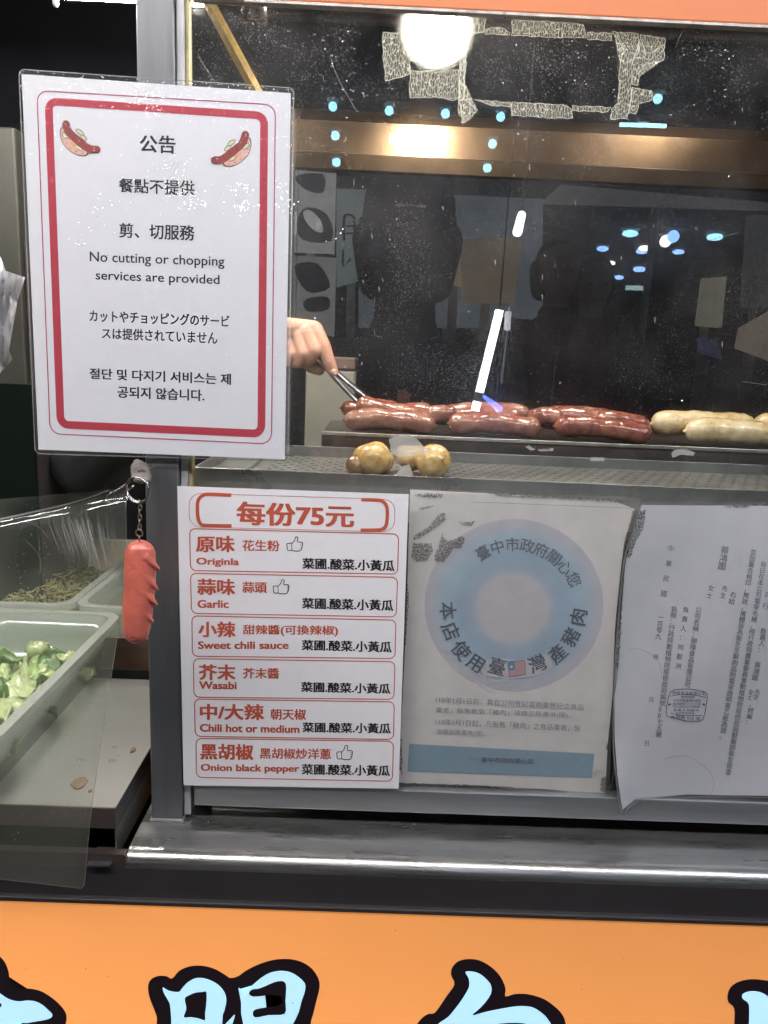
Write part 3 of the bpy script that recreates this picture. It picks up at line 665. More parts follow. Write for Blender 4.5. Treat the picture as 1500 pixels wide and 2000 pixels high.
def rough_poly(pts, step=14, amp=3.5):
    out = []; n = len(pts)
    for i in range(n):
        a, b = pts[i], pts[(i+1) % n]; k = max(1, int(math.dist(a, b)/step))
        for j in range(k):
            t_ = j/k; out.append((a[0]*(1-t_)+b[0]*t_+random.uniform(-amp, amp), a[1]*(1-t_)+b[1]*t_+random.uniform(-amp, amp)))
    return out
for S_, pts in [(Z2, [(1058, 165), (1165, 170), (1185, 250), (1195, 370), (1160, 385), (1110, 398), (1070, 408), (1056, 300)]),
                (Z2, [(1190, 355), (1340, 365), (1436, 350), (1450, 490), (1400, 508), (1340, 492), (1190, 492)]),
                (Z2, [(1438, 75), (1500, 90), (1480, 200), (1472, 350), (1466, 500), (1438, 505), (1444, 300)]),
                (Z2, [(1440, 510), (1500, 500), (1496, 585), (1466, 622), (1435, 560)]),
                (Z3, [(18, 80), (125, 85), (110, 160), (18, 166)]), (Z3, [(118, 140), (200, 132), (242, 160), (242, 172), (118, 166)]),
                (Z3, [(248, 95), (430, 104), (600, 120), (612, 186), (430, 182), (250, 172)]), (Z3, [(616, 158), (735, 160), (735, 200), (614, 192)]),
                (Z3, [(738, 155), (868, 165), (870, 250), (835, 300), (830, 420), (835, 480), (812, 580), (730, 583), (738, 535), (768, 500), (775, 340), (795, 240), (780, 208)]),
                (Z3, [(880, 172), (998, 185), (990, 296), (905, 310), (872, 350), (862, 420), (838, 412), (842, 300)]),
                (Z3, [(838, 425), (930, 445), (945, 488), (870, 505), (856, 558), (820, 550), (830, 480)]),
                (Z3, [(65, 486), (248, 500), (246, 520), (150, 514)]), (Z3, [(250, 500), (510, 513), (545, 540), (548, 580), (400, 572), (248, 564)]),
                (Z3, [(545, 515), (735, 525), (720, 548), (548, 540)]), (Z3, [(-2, 168), (18, 172), (14, 482), (40, 500), (80, 540), (40, 585), (10, 600), (-4, 500)])]:
    q = rough_poly(pts)
    o = S_.pr('tape_residue', tri2d(q), TAPE, gt, 0); S_.pr('tape_edge', stroke(q, 2.2, True), TEDGE, gt, .0002)
# patches of tape left on the lower glass
ZL = Sheet(0, 0, 1, -.0009)
SCUM = clear('scum_patch', gloss=0, milky=.62, mcol=(.55, .54, .52), trans=.3)
for pts in ([(760, 858), (775, 850), (800, 849), (815, 857), (828, 872), (845, 878), (828, 888), (800, 889), (778, 893), (765, 885)], [(784, 912), (800, 906), (806, 928), (770, 930)],
            [(1312, 885), (1318, 878), (1340, 877), (1357, 884), (1354, 890), (1330, 888), (1314, 893)], [(1025, 872), (1035, 869), (1045, 878), (1038, 880)], [(1050, 877), (1082, 876), (1082, 881), (1052, 881)], [(1155, 893), (1180, 893), (1180, 902), (1152, 901)]):
    ZL.pr('tape_scrap', tri2d(rough_poly(pts, 5, 1.4)), SCUM, gt, 0)
# ================================================================== INSIDE: trays and food
zl = PY(378, 912, .02).z         # lip of the lower tray
t = thing('perforated_tray', 'long perforated steel drip tray just behind the glass', 'tray', (.1, .12, zl-.02))
tx0, tx1, ty0, ty1, fz = -.168, 1.25, .0205, .215, zl-.0115
# floor with real slots
cell, V, Fc = .0135, [], []
nx = int((.62-tx0)/cell); ny = int((ty1-ty0)/cell)+1
cy_ = (ty1-ty0)/ny
for j in range(ny):
    for i in range(nx):
        x0 = tx0+i*cell; y0 = ty0+j*cy_; k = len(V)
        V += [(x0, y0, fz), (x0+cell, y0, fz), (x0+cell, y0+cy_, fz), (x0, y0+cy_, fz)]
        if x0 < tx0+.045: Fc.append((k, k+1, k+2, k+3)); continue
        cx, cy = x0+cell/2+(cell*.22 if j % 2 else -cell*.22), y0+cy_/2
        hx_ = [(cx+.0030*math.cos(math.pi*2*(q+.5)/8), cy+.0026*math.sin(math.pi*2*(q+.5)/8)) for q in range(8)]
        V += [(a, b, fz) for a, b in hx_]+[(a, b, fz-.0022) for a, b in hx_]
        h = k+4
        Fc += [(k+2, h+0, h+7, k+1)[::1], (k+1, h+7, h+6), (k+1, h+6, h+5, k), (k, h+5, h+4), (k, h+4, h+3, k+3), (k+3, h+3, h+2), (k+3, h+2, h+1, k+2), (k+2, h+1, h+0)]
        Fc += [(h+q, h+(q+1) % 8, h+8+(q+1) % 8, h+8+q) for q in range(8)]
mo('perforated_floor', V, Fc, TRAYST, t)
pbox('floor_end', (tx0+nx*cell, tx1, ty0, ty1, fz-.001, fz), TRAYST, t)
pbox('front_lip', (tx0, tx1, .0190, .0203, zl-.045, zl), TRAYST, t, bev=.0005)
pbox('front_fold', (tx0, tx1, .0150, .0188, zl-.0285, zl-.0265), TRAYST, t)
pbox('rear_wall', (tx0, tx1, .2155, .2175, fz-.01, zl+.0005), TRAYST, t, bev=.0005)
pbox('side_wall', (tx0, tx0+.0018, .0205, .2153, fz-.01, zl), TRAYST, t)
pbox('divider', (tx0+.040, tx0+.0415, .0205, .2153, fz, fz+.004), TRAYST, t)
pbox('catch_pan', (tx0, tx1, .0205, .215, fz-.03, fz-.028), BLACK, t)
# grill tray
Yg = .235; zg = PY(628, 842, Yg).z
t = thing('grill_tray', 'raised steel grill tray carrying the sausages', 'tray', (.3, .35, zg-.03))
gx0 = PY(628, 842, Yg).x
pbox('front_edge', (gx0, 1.25, Yg, Yg+.0022, zg-.0045, zg), mat('worn_bright_edge', (.55, .52, .46), .3, .9, var=.3, vscale=60), t, bev=.0006)
pbox('front_face', (gx0, 1.25, Yg+.0024, Yg+.0045, zg-.028, zg-.0047), mat('burnt_steel', (.07, .055, .045), .5, .5, var=.5, vscale=30, dirt=((.22, .15, .09), .3), dscale=14), t)
pbox('plate', (gx0, 1.25, Yg+.0026, Yg+.19, zg-.0046, zg-.0025), mat('greasy_dark_plate', (.10, .08, .07), .3, .6, var=.4, vscale=40), t)
pbox('side_face', (gx0, gx0+.002, Yg+.0047, Yg+.19, zg-.03, zg-.005), mat('burnt_steel'), t)
# pale carton-like box behind the sausages at left and dark shelf
t = thing('pale_container', 'pale grey container standing behind the leftmost sausages', 'container', tuple(PY(650, 860, .50)))
P0, P1 = PY(604, 705, .50), PY(697, 700, .50)
pbox('body', (P0.x-.005, P1.x, .50, .62, 1.13, PY(650, 722, .50).z), mat('pale_container_wall', (.30, .29, .25), .6, var=.15, vscale=12), t, bev=.004)
pbox('lid', (P0.x+.0, P1.x-.001, .498, .62, PY(650, 722, .50).z+.0005, PY(650, 697, .50).z), mat('brownish_lid', (.16, .10, .08), .6, var=.2), t, bev=.003)

def wavy(pts, rad, amp, seed, seg=20, nsub=34):
    P = [Vector(p) for p in catmull([tuple(p) for p in pts], 12, False)]; n = len(P); out_r = []
    L = sum((b-a).length for a, b in zip(P, P[1:])); s = 0; rr = []
    for i, p in enumerate(P):
        if i: s += (p-P[i-1]).length
        e = min(s, L-s); r = rad*math.sqrt(max(0.02, 1-(1-min(1, e/(rad*1.05)))**2))
        rr.append(r)
    # tiny tied nubs at both ends
    d0 = (P[0]-P[1]).normalized(); d1 = (P[-1]-P[-2]).normalized()
    P = [P[0]+d0*.0022]+P+[P[-1]+d1*.0022]; rr = [rad*.08]+rr+[rad*.08]
    V, Fc = sweep(P, rr, seg); out = []
    for k, v in enumerate(V):
        i = k//seg; c = P[min(i, len(P)-1)]; d = (v-c)
        q = v*38+Vector((seed*7.1, seed*3.3, 0)); m = 1+amp*noise.noise(q)+amp*.6*noise.noise(q*2.7)
        out.append(c+d*m)
    return out, Fc
def sausage_mat(name, c1, c2, c3, seed):
    if name.startswith('pork'): c1, c2, c3 = [tuple(a*b for a, b in zip(c, (.50, .45, .39))) for c in (c1, c2, c3)]
    m = mat(name, c1, .22, 0, var=.05, bump=1.0, bscale=130, coat=.7, sss=.1, spec=.6)
    n = m.node_tree.nodes; l = m.node_tree.links; b = n['Principled BSDF']
    tc = n.new('ShaderNodeTexCoord'); z = n.new('ShaderNodeTexNoise'); z.inputs['Scale'].default_value = 55; z.inputs['Detail'].default_value = 8; z.inputs['Roughness'].default_value = .7
    mp = n.new('ShaderNodeMapping'); mp.inputs['Location'].default_value = (seed, seed*2, 0); l.new(tc.outputs['Object'], mp.inputs[0]); l.new(mp.outputs[0], z.inputs['Vector'])
    cr = n.new('ShaderNodeValToRGB'); e = cr.color_ramp.elements
    e[0].position = .36; e[0].color = (*c3, 1); e[1].position = .62; e[1].color = (*c2, 1); q = e.new(.48); q.color = (*c1, 1)
    l.new(z.outputs['Fac'], cr.inputs[0]); l.new(cr.outputs[0], b.inputs['Base Color']); return m
PORK = [sausage_mat('pork_a', (.50, .19, .15), (.62, .34, .27), (.30, .085, .06), 1), sausage_mat('pork_b', (.42, .13, .10), (.54, .25, .19), (.24, .06, .045), 5), sausage_mat('pork_c', (.54, .25, .20), (.66, .40, .33), (.34, .11, .09), 9)]
RICE = sausage_mat('rice_casing', (.58, .44, .24), (.66, .56, .38), (.42, .28, .12), 3)
def sausage(name, lab, cat, pts, Y, rad, m, seed, dz=0, group=None):
    """pts in photo pixels (centre line); Y distance behind the glass"""
    P = []
    for i, q in enumerate(pts):
        y = Y+(q[2] if len(q) > 2 else 0); P.append(PY(q[0], q[1], y)+Vector((0, 0, dz)))
    c = sum(P, Vector())/len(P); c.z -= rad
    v, f = wavy(P, rad, .17, seed); o = mo(name, v, f, m, None, smooth=True, origin=tuple(c)); tag(o, lab, cat, group); return o
GP = 'pork sausages on the grill tray'
rS = .0128
sausage('pork_sausage', 'front pork sausage at the left end, lying along the tray edge', 'sausage', [(672, 820), (740, 819), (800, 823), (850, 832)], Yg+.018, rS, PORK[2], 1, group=GP)
sausage('pork_sausage', 'glossy sausage with raised left end, gripped beside the tongs', 'sausage', [(696, 788, .002), (735, 797), (785, 808), (852, 818)], Yg+.036, .0118, PORK[0], 2, group=GP)
sausage('pork_sausage', 'dark sausage end poking out at the far left behind the raised one', 'sausage', [(666, 797), (700, 800), (760, 803), (800, 806)], Yg+.058, .0100, PORK[1], 3, group=GP)
sausage('pork_sausage', 'short reddish sausage peeking out just above the raised sausage', 'sausage', [(722, 790), (752, 793), (780, 800)], Yg+.07, .0085, PORK[1], 4, group=GP)
sausage('pork_sausage', 'small sausage end rising behind the right tip of the left pile', 'sausage', [(770, 806), (810, 802), (846, 806)], Yg+.05, .0105, PORK[0], 5, group=GP)
sausage('pork_sausage', 'front sausage in the middle of the tray', 'sausage', [(876, 827), (940, 826), (1000, 831), (1056, 836)], Yg+.018, .0128, PORK[0], 6, group=GP)
sausage('pork_sausage', 'rear sausage behind the middle one, under the bright tube', 'sausage', [(866, 808), (905, 804), (975, 805), (1035, 809)], Yg+.044, .0112, PORK[2], 7, group=GP)
sausage('pork_sausage', 'middle pile third sausage, farthest from the glass', 'sausage', [(900, 800), (960, 799), (1020, 803)], Yg+.068, .0090, PORK[1], 8, group=GP)
sausage('pork_sausage', 'dark glossy front sausage next to the rice sausages', 'sausage', [(1083, 833), (1140, 833), (1210, 840), (1272, 849)], Yg+.018, .0128, PORK[1], 9, group=GP)
sausage('pork_sausage', 'rear sausage with pinched end behind the dark glossy one', 'sausage', [(1052, 815), (1105, 812), (1180, 820), (1250, 830)], Yg+.042, .0115, PORK[0], 10, group=GP)
sausage('pork_sausage', 'dark flat sausage low behind the rear right one', 'sausage', [(1070, 806), (1130, 805), (1195, 813)], Yg+.066, .0088, PORK[1], 11, group=GP)
sausage('pork_sausage', 'curved sausage wedged between the left and middle piles', 'sausage', [(830, 812), (860, 806), (892, 812)], Yg+.034, .0105, PORK[2], 21, group=GP)
sausage('pork_sausage', 'curved sausage wedged between the middle pile and the dark glossy one', 'sausage', [(1030, 820), (1062, 812), (1100, 819)], Yg+.032, .0112, PORK[0], 22, group=GP)
sausage('pork_sausage', 'reddish sausage squeezed behind the dark glossy one, against the pale ones', 'sausage', [(1160, 818), (1215, 822), (1268, 834)], Yg+.036, .0118, PORK[1], 23, group=GP)
sausage('pork_sausage', 'sausage lying low behind the front middle one', 'sausage', [(885, 814), (950, 812), (1020, 816)], Yg+.036, .0118, PORK[0], 24, group=GP)
GR = 'pale rice sausages at the right'
sausage('rice_sausage', 'pale rice sausage touching the pork sausages, rear one', 'rice sausage', [(1272, 828), (1330, 824), (1400, 828), (1475, 836)], Yg+.045, .0150, RICE, 12, group=GR)
sausage('rice_sausage', 'front pale rice sausage with a round left end', 'rice sausage', [(1338, 842), (1400, 841), (1470, 846), (1545, 851)], Yg+.020, .0155, RICE, 13, group=GR)
sausage('rice_sausage', 'pale rice sausage cut off by the right picture edge', 'rice sausage', [(1470, 832), (1530, 830), (1600, 838)], Yg+.060, .0150, RICE, 14, group=GR)
# browned rice sausage pieces on the lower tray
BR = sausage_mat('browned_rice', (.72, .46, .16), (.80, .62, .34), (.36, .17, .04), 4)
BRD = sausage_mat('scorched_rice', (.30, .15, .06), (.50, .32, .14), (.05, .03, .02), 6)
def lump(lab, parts, Y, m, dark=None):
    shp = [caps(PY(x, y, Y+dy), r, PY(x2, y2, Y+dy2), r2, 18) for x, y, dy, r, x2, y2, dy2, r2 in parts]
    b0 = PY(parts[0][0], parts[0][1], Y)
    t = thing('browned_rice_piece', lab, 'food piece', (b0.x, b0.y, fz), 'browned rice sausage pieces')
    fused('casing', shp, .0016, m, t, 3)
    if dark:
        x, y, dy, r, x2, y2, dy2, r2 = dark; fused('scorched_end', [caps(PY(x, y, Y+dy), r, PY(x2, y2, Y+dy2), r2, 18)], .0014, BRD, t, 3)
lump('browned rice sausage piece with a scorched left end', [(728, 898, 0, .0165, 742, 900, .03, .015), (712, 893, .01, .0125, 735, 888, .02, .014)], .075, BR, (694, 909, -.004, .0102, 708, 906, .01, .0125))
lump('pale browned rice piece at the right, behind the grey tape scrap', [(847, 901, 0, .0178, 846, 899, .03, .016), (838, 894, .012, .011, 812, 892, .03, .012)], .075, BR)
lump('smaller rice piece half hidden between the two bigger ones', [(806, 897, .02, .0125, 792, 890, .04, .012)], .08, RICE)

# ------------------------------------------------------------------ tongs and the vendor's hand
Yh = .30
TM = mat('dark_tong_steel', (.16, .16, .18), .3, .8, var=.3, vscale=40)
a = PY(606, 682, Yh); t = thing('tongs', 'dark steel tongs held by the hand, gripping the raised sausage', 'tongs', tuple(PY(700, 795, Yh)))
for s, off in ((0, 0), (1, 12)):
    P = [PY(606+off*.2, 676+off*.4, Yh+s*.012), PY(640+off*.4, 722-off*.5, Yh+s*.008), PY(672+off, 757-off*.5, Yh), PY(702+off*1.6, 788-off*.6, Yh-.01), PY(716+off*2, 799-off*.5, Yh-.02)]
    P = [Vector(p) for p in catmull([tuple(p) for p in P], 5, False)]
    mo('arm', *sweep(P, [.0055+.0018*min(1, i/8) for i in range(len(P))], 10, flat=.45), TM, t, smooth=True)
mo('pivot', *caps(PY(612, 682, Yh-.004), .004, PY(612, 682, Yh+.014), .004, 8), TM, t, smooth=True)
sc_ = (D+Yh)/F
vt = thing('person', 'vendor in dark clothes behind the notice, one hand reaching in with tongs', 'person', (-.42, .62, 0))
H = lambda x, y, dy=0: PY(x, y, Yh+dy)
hs = []
# hand: palm, back, four fingers, thumb
hs += [caps(H(520, 640, .01), .022, H(470, 612, .06), .026, 18, .8)]
hs += [caps(H(522, 648, .006), .019, H(606, 646, 0), .0125, 18), caps(H(520, 662, .012), .019, H(585, 664, .004), .014, 18), caps(H(520, 672, .014), .016, H(566, 674, .008), .013, 18), caps(H(545, 640, .0), .014, H(612, 642, -.002), .0105, 16)]
def finger(p, r):
    for (a0, a1, a2), (b0, b1, b2), ra, rb in zip(p, p[1:], r, r[1:]): hs.append(caps(H(a0, a1, a2), ra, H(b0, b1, b2), rb, 14))
finger([(614, 644, -.004), (632, 676, -.012), (642, 706, -.014), (651, 726, -.012)], [.0112, .0092, .0080, .0066])          # index, stretched on the tongs
finger([(600, 648, -.006), (614, 684, -.016), (604, 700, -.010), (592, 708, .000)], [.0112, .0098, .0086, .0078])          # middle, curled
finger([(584, 652, -.004), (594, 690, -.015), (584, 706, -.008), (574, 708, .004)], [.0108, .0096, .0084, .0074])
finger([(567, 658, .002), (574, 692, -.010), (566, 704, -.003), (558, 702, .008)], [.0100, .0088, .0078, .0068])
finger([(560, 672, .014), (590, 700, .018), (610, 716, .012), (624, 722, .006)], [.0125, .0105, .0090, .0075])             # thumb on the far side
hand = fused('hand', hs, .0013, SKIN, vt, 3)
mo('fingernail', *caps(H(651, 726, -.0178), .0036, H(652.5, 730, -.0172), .0032, 10), mat('nail', (.66, .42, .36), .25), hand, smooth=True)
el = Vector((-.46, .52, 1.26)); sh = Vector((-.55, .72, 1.42))
fused('sleeve', [caps(H(478, 616, .05), .036, el, .05), caps(el, .05, sh, .065)], .006, DJ, vt, 3)
fused('body', [caps((-.62, .80, 1.50), .055, (-.62, .79, 1.57), .052), caps((-.62, .78, 1.68), .085, (-.61, .77, 1.72), .085), caps((-.6, .75, 1.63), .055, (-.6, .75, 1.66), .065), caps((-.575, .69, 1.665), .012, (-.58, .685, 1.695), .008),
               caps((-.62, .82, .95), .13, (-.62, .8, 1.36), .14), caps((-.72, .82, .1), .05, (-.70, .82, .9), .09), caps((-.54, .82, .1), .05, (-.55, .82, .9), .09), caps((-.72, .76, .05), .04, (-.72, .66, .04), .035), caps((-.54, .76, .05), .04, (-.54, .66, .04), .035)], .01, SKIN, vt, 3)
fused('shirt', [caps((-.62, .82, .9), .16, (-.62, .8, 1.34), .165), caps((-.80, .8, 1.42), .075, (-.46, .78, 1.42), .075), caps((-.80, .8, 1.42), .07, (-.86, .8, 1.12), .05), caps((-.86, .8, 1.12), .05, (-.80, .7, .9), .04)], .012, DJ, vt, 3)
fused('trousers', [caps((-.72, .82, .12), .062, (-.70, .82, .92), .105), caps((-.54, .82, .12), .062, (-.55, .82, .92), .105)], .012, NJ, vt, 3)
fused('hair', [caps((-.63, .81, 1.70), .092, (-.62, .795, 1.745), .088)], .009, HAIR, vt, 2)
for s in (-.03, .03): mo('eye', *caps((-.60+s, .688+s*.2, 1.70), .010, (-.60+s, .689+s*.2, 1.70), .010, 8), INK, vt, smooth=True)

# ================================================================== LEFT SIDE
t = thing('steel_cabinet', 'grey steel cabinet standing in the dark behind the bag', 'cabinet', (-.75, .5, 0))
cx = PY(22, 248, .45).x; cz = PY(10, 247, .45).z; cx2 = PY(45, 600, .45).x
V, Fc = box(-1.2, cx, .45, .8, .3, cz); V[4] = (cx2+.012, .45, 1.1); 
mo('body', *box(-1.2, cx2, .45, .8, .2, cz), mat('grey_cabinet_steel', (.085, .082, .072), .38, .7, var=.25, vscale=6, rvar=.1), t, bev=.003)
pbox('door_edge', (cx2+.001, cx2+.006, .46, .8, .2, cz-.15), mat('dark_edge', (.06, .05, .05), .5, .5), t)
pbox('green_foot', (-1.2, cx2+.01, .44, .449, .9, PY(20, 750, .44).z), mat('near_black_green', (.0015, .004, .0022), .9, spec=.1), t)  # near-black sheet with a green tinge over the lower front
t = thing('thin_pipe', 'thin upright steel pipe in the dark, left of the key ring', 'pipe', tuple(PY(84, 960, .55)))
mo('pipe', *sweep([PY(84, 880, .55)+Vector((0, 0, .3)), PY(88, 1000, .55)+Vector((0, 0, -.2))], .0055, 10), mat('pipe_steel', (.3, .27, .24), .35, .8), t, smooth=True)
mo('bracket', *box(PY(76, 880, .6).x-.01, PY(76, 880, .6).x+.006, .6, .61, 1.0, 1.6), mat('brown_metal', (.05, .035, .03), .5, .5), t)
# under-shelf lamp line at top left
a, b = PY(112, 3, .30), PY(263, 4, .30)
t = thing('bin_lamp', 'white tube lamp at the very top left, behind the post, over the food bins', 'lamp', tuple(b))
a.z = b.z+.003
mo('tube', *sweep([Vector((a.x-.0, .31, a.z+.008)), Vector((-.215, .31, a.z+.008))], .0075, 12), mat('lit_bin_tube', (1, 1, 1), .4, emit=(1, .95, .86), estr=560), t, smooth=True)
mo('casing', *box(a.x-.02, -.19, .295, .325, a.z+.0175, a.z+.05), mat('casing_white', (.6, .6, .6), .4), t)
mo('hook', *caps(PY(107, -12, .29), .0035, PY(109, 8, .29), .0032, 10), mat('pale_plastic', (.6, .6, .58), .4), t, smooth=True)
# plastic bag hanging
BAG = clear('bag_film', (.85, .87, .92), gloss=.03, rough=.3, milky=.88, mcol=(.50, .50, .55), trans=.25)
BG = Sheet(0, 480, 4.762, lambda X, Y: .05+.012*math.sin(X*.05)+.01*math.sin(Y*.013+X*.02))
V, Fc = coons([(-420, 60), (0, 215), (235, 295)], [(235, 295), (160, 520), (120, 760), (85, 970), (35, 1130), (0, 1190)], [(-420, 1300), (-200, 1260), (0, 1190)], [(-420, 60), (-430, 600), (-420, 1300)], 26, 30)
t = thing('plastic_bag', 'translucent grey plastic bag hanging at the left picture edge', 'bag', tuple(BG.at(-100, 1200)))
o = BG.pr('film', (V, Fc), BAG, t, 0)
o = BG.pr('inner_bag', coons([(-300, 100), (0, 90), (50, 225)], [(50, 225), (90, 500), (80, 970), (120, 1060), (0, 1180)], [(-300, 1240), (0, 1180)], [(-300, 100), (-300, 1240)], 18, 22), mat('white_bag_paper', (.62, .62, .62), .6, var=.08, vscale=20), t, -.03)
for p in o.data.polygons: p.use_smooth = True

# side tray on brackets
ztr = PY(228, 1577, -.06).z
t = thing('side_tray', 'steel side tray that carries the plastic food bins', 'tray', (-.4, .1, ztr-.03))
SIDE = mat('side_tray_steel', (.60, .58, .55), .32, .80, var=.06, vscale=14, bump=.04, bscale=70, rvar=.05)
pbox('top', (XL, -.222, -.06, .215, ztr-.0015, ztr), SIDE, t)
pbox('front_lip', (XL, -.222, -.0615, -.0602, ztr-.021, ztr-.0002), mat('lip_steel', (.20, .15, .135), .38, .8, var=.2, vscale=10, dirt=((.1, .07, .05), .2)), t, bev=.0006)
pbox('side_lip', (-.2235, -.2222, -.060, .215, ztr-.021, ztr-.0002), STEELD, t)
pbox('bracket', (-.2238, -.2220, -.0585, .10, ztr-.052, ztr-.0215), mat('bracket_steel', (.30, .32, .30), .35, .85, var=.2, vscale=20), t)
pbox('bracket_foot', (-.245, -.2240, -.0725, -.045, ztr-.052, ztr-.0505), STEELD, t)
pbox('rear_stop', (XL, -.222, .2155, .2175, ztr-.02, ztr+.012), BLACK, t)
# crumbs on the tray
CR = mat('brown_crumb', (.20, .13, .07), .7, var=.3, vscale=200)
def crumb(px, py, w_, h_, lab, m=CR):
    c = PZ(px, py, ztr+.0004); V = []
    n_ = 9
    pts = [(c.x+w_*math.cos(6.283*k/n_)*random.uniform(.6, 1.1), c.y+h_*math.sin(6.283*k/n_)*random.uniform(.6, 1.1)) for k in range(n_)]
    V = [(x, y, ztr+.0003) for x, y in pts]+[(x, y, ztr+.0018) for x, y in pts]
    o = mo('food_scrap', V, [tuple(range(n_))[::-1], tuple(range(n_, 2*n_))]+[(k, (k+1) % n_, n_+(k+1) % n_, n_+k) for k in range(n_)], m, None, origin=tuple(c)); tag(o, lab, 'food scrap')
crumb(158, 1530, .0085, .011, 'larger brown food scrap under the clear sheet on the side tray')
crumb(260, 1465, .0030, .006, 'small brown food scrap near the post on the side tray')
crumb(176, 1546, .0018, .003, 'tiny brown crumb beside the larger scrap')
DROP = clear('water_drop', gloss=.10, rough=.02, milky=.12, mcol=(.8, .8, .8))
for i, (px, py, r_) in enumerate([(218, 1486, .004), (157, 1485, .004), (230, 1475, .0025), (222, 1459, .003)]):
    c = PZ(px, py, ztr+.0002); bm_ = caps((c.x, c.y, ztr-.001), r_, (c.x+.002, c.y, ztr-.001), r_*.9, 14)
    o = mo('water_drop', [(v.x, v.y, ztr+(v.z-ztr)*.35) for v in bm_[0]], bm_[1], DROP, None, smooth=True, origin=tuple(c)); tag(o, ['water drop on the bare tray, the largest of the four', 'water drop seen through the clear sheet on the tray', 'small water drop right of the largest one', 'flat water smear drop farthest back on the tray'][i], 'water drop')

# food bins
BINM = clear('frosted_bin_plastic', (.90, .96, .92), gloss=.08, rough=.15, milky=.64, mcol=(.70, .78, .71), trans=.6, smear=.12)
RIMM = clear('frosted_bin_rim', (.9, .95, .92), gloss=.1, rough=.2, milky=.80, mcol=(.78, .82, .76), trans=.35)
BINY = clear('yellowish_bin_plastic', (.96, .93, .82), gloss=.08, rough=.15, milky=.55, mcol=(.74, .68, .52), trans=.6, smear=.12)
def rr2(x0, x1, y0, y1, r, n=6):
    out = []
    for cx, cy, a0 in ((x0+r, y0+r, 180), (x1-r, y0+r, 270), (x1-r, y1-r, 0), (x0+r, y1-r, 90)):
        for k in range(n+1):
            a = math.radians(a0+90*k/n); out.append((cx+r*math.cos(a), cy+r*math.sin(a)))
    return out
def food_bin(lab, x0, x1, y0, y1, z0, z1, m, taper=.012, rim=.0105, group='plastic food bins on the side tray'):
    t = thing('food_bin', lab, 'food bin', ((x0+x1)/2, (y0+y1)/2, z0), group)
    lo = rr2(x0+taper, x1-taper, y0+taper, y1-taper, .02); hi = rr2(x0, x1, y0, y1, .022); mid = rr2(x0+taper*.4, x1-taper*.4, y0+taper*.4, y1-taper*.4, .021)
    n = len(lo); V = [(x, y, z0+.0005) for x, y in lo]+[(x, y, z0+(z1-z0)*.6) for x, y in mid]+[(x, y, z1) for x, y in hi]
    Fc = [tuple(range(n))[::-1]]+[(a*n+k, a*n+(k+1) % n, (a+1)*n+(k+1) % n, (a+1)*n+k) for a in (0, 1) for k in range(n)]
    o = mo('walls', V, Fc, m, t, smooth=True); solid(o, .0012)
    ho = rr2(x0-rim, x1+rim, y0-rim, y1+rim, .026); V = [(x, y, z) for z in (z1-.001, z1+.0016) for L in (hi, ho) for x, y in L]
    Fc = []
    for k in range(n):
        j = (k+1) % n; Fc += [(k, n+k, n+j, j), (2*n+k, 2*n+j, 3*n+j, 3*n+k), (n+k, 3*n+k, 3*n+j, n+j), (k, j, 2*n+j, 2*n+k)]
    # turned-down outer skirt
    m_ = len(V); V += [(x, y, z1-.007) for x, y in ho]
    Fc += [(n+k, n+(k+1) % n, m_+(k+1) % n, m_+k) for k in range(n)]
    mo('rim', V, Fc, RIMM, t, smooth=False)
    return t
zr = ztr+.065
food_bin('nearest frosted bin full of pale green vegetables', -.49, -.331, -.070, .262, ztr, zr, BINM)
food_bin('far frosted bin with chopped pickled greens, behind the nearest bin', -.585, -.408, .300, .655, ztr+.0, zr, BINY)
food_bin('far left yellowish bin cut by the picture edge', -.80, -.612, .300, .655, ztr+.0, zr, BINY)
food_bin('far right frosted bin with brown crumbs, beside the sausage key charm', -.385, -.215, .300, .655, ztr+.0, zr, BINM)
t = thing('bin_rack', 'dark shelf under the three rear food bins', 'shelf', (-.5, .5, ztr-.05))
pbox('board', (XL, -.19, .285, .70, ztr-.02, ztr-.0005), mat('brown_board', (.12, .08, .06), .7, var=.4, vscale=30), t)
pbox('skirt', (XL, -.16, .280, .2845, ztr-.35, ztr+.028), mat('brown_board'), t)
# contents: heaps of pieces
def heap(name, lab, cat, x0, x1, y0, y1, z0, hgt, count, mats_, shape, seed):
    rnd = random.Random(seed); allv = {}
    t = thing(name, lab, cat, ((x0+x1)/2, (y0+y1)/2, z0)); buckets = [[] for _ in mats_]
    cx, cy = (x0+x1)/2, (y0+y1)/2
    for k in range(count):
        x = rnd.uniform(x0, x1); y = rnd.uniform(y0, y1); fall = 1-.6*((x-cx)/(x1-x0)*2)**2-.3*((y-cy)/(y1-y0)*2)**2
        z = z0+hgt*fall*rnd.uniform(.25, 1); R_ = Matrix.Rotation(rnd.uniform(0, 6.28), 3, 'Z') @ Matrix.Rotation(rnd.uniform(-.9, .9), 3, 'X') @ Matrix.Rotation(rnd.uniform(-.6, .6), 3, 'Y')
        v, f = shape(rnd); buckets[rnd.randrange(len(mats_))].append(([R_ @ Vector(a)+Vector((x, y, z)) for a in v], f))
    for b_, m in zip(buckets, mats_):
        if b_: tag(mo('pieces', *merge(*b_), m, t, smooth=True), kind='stuff')
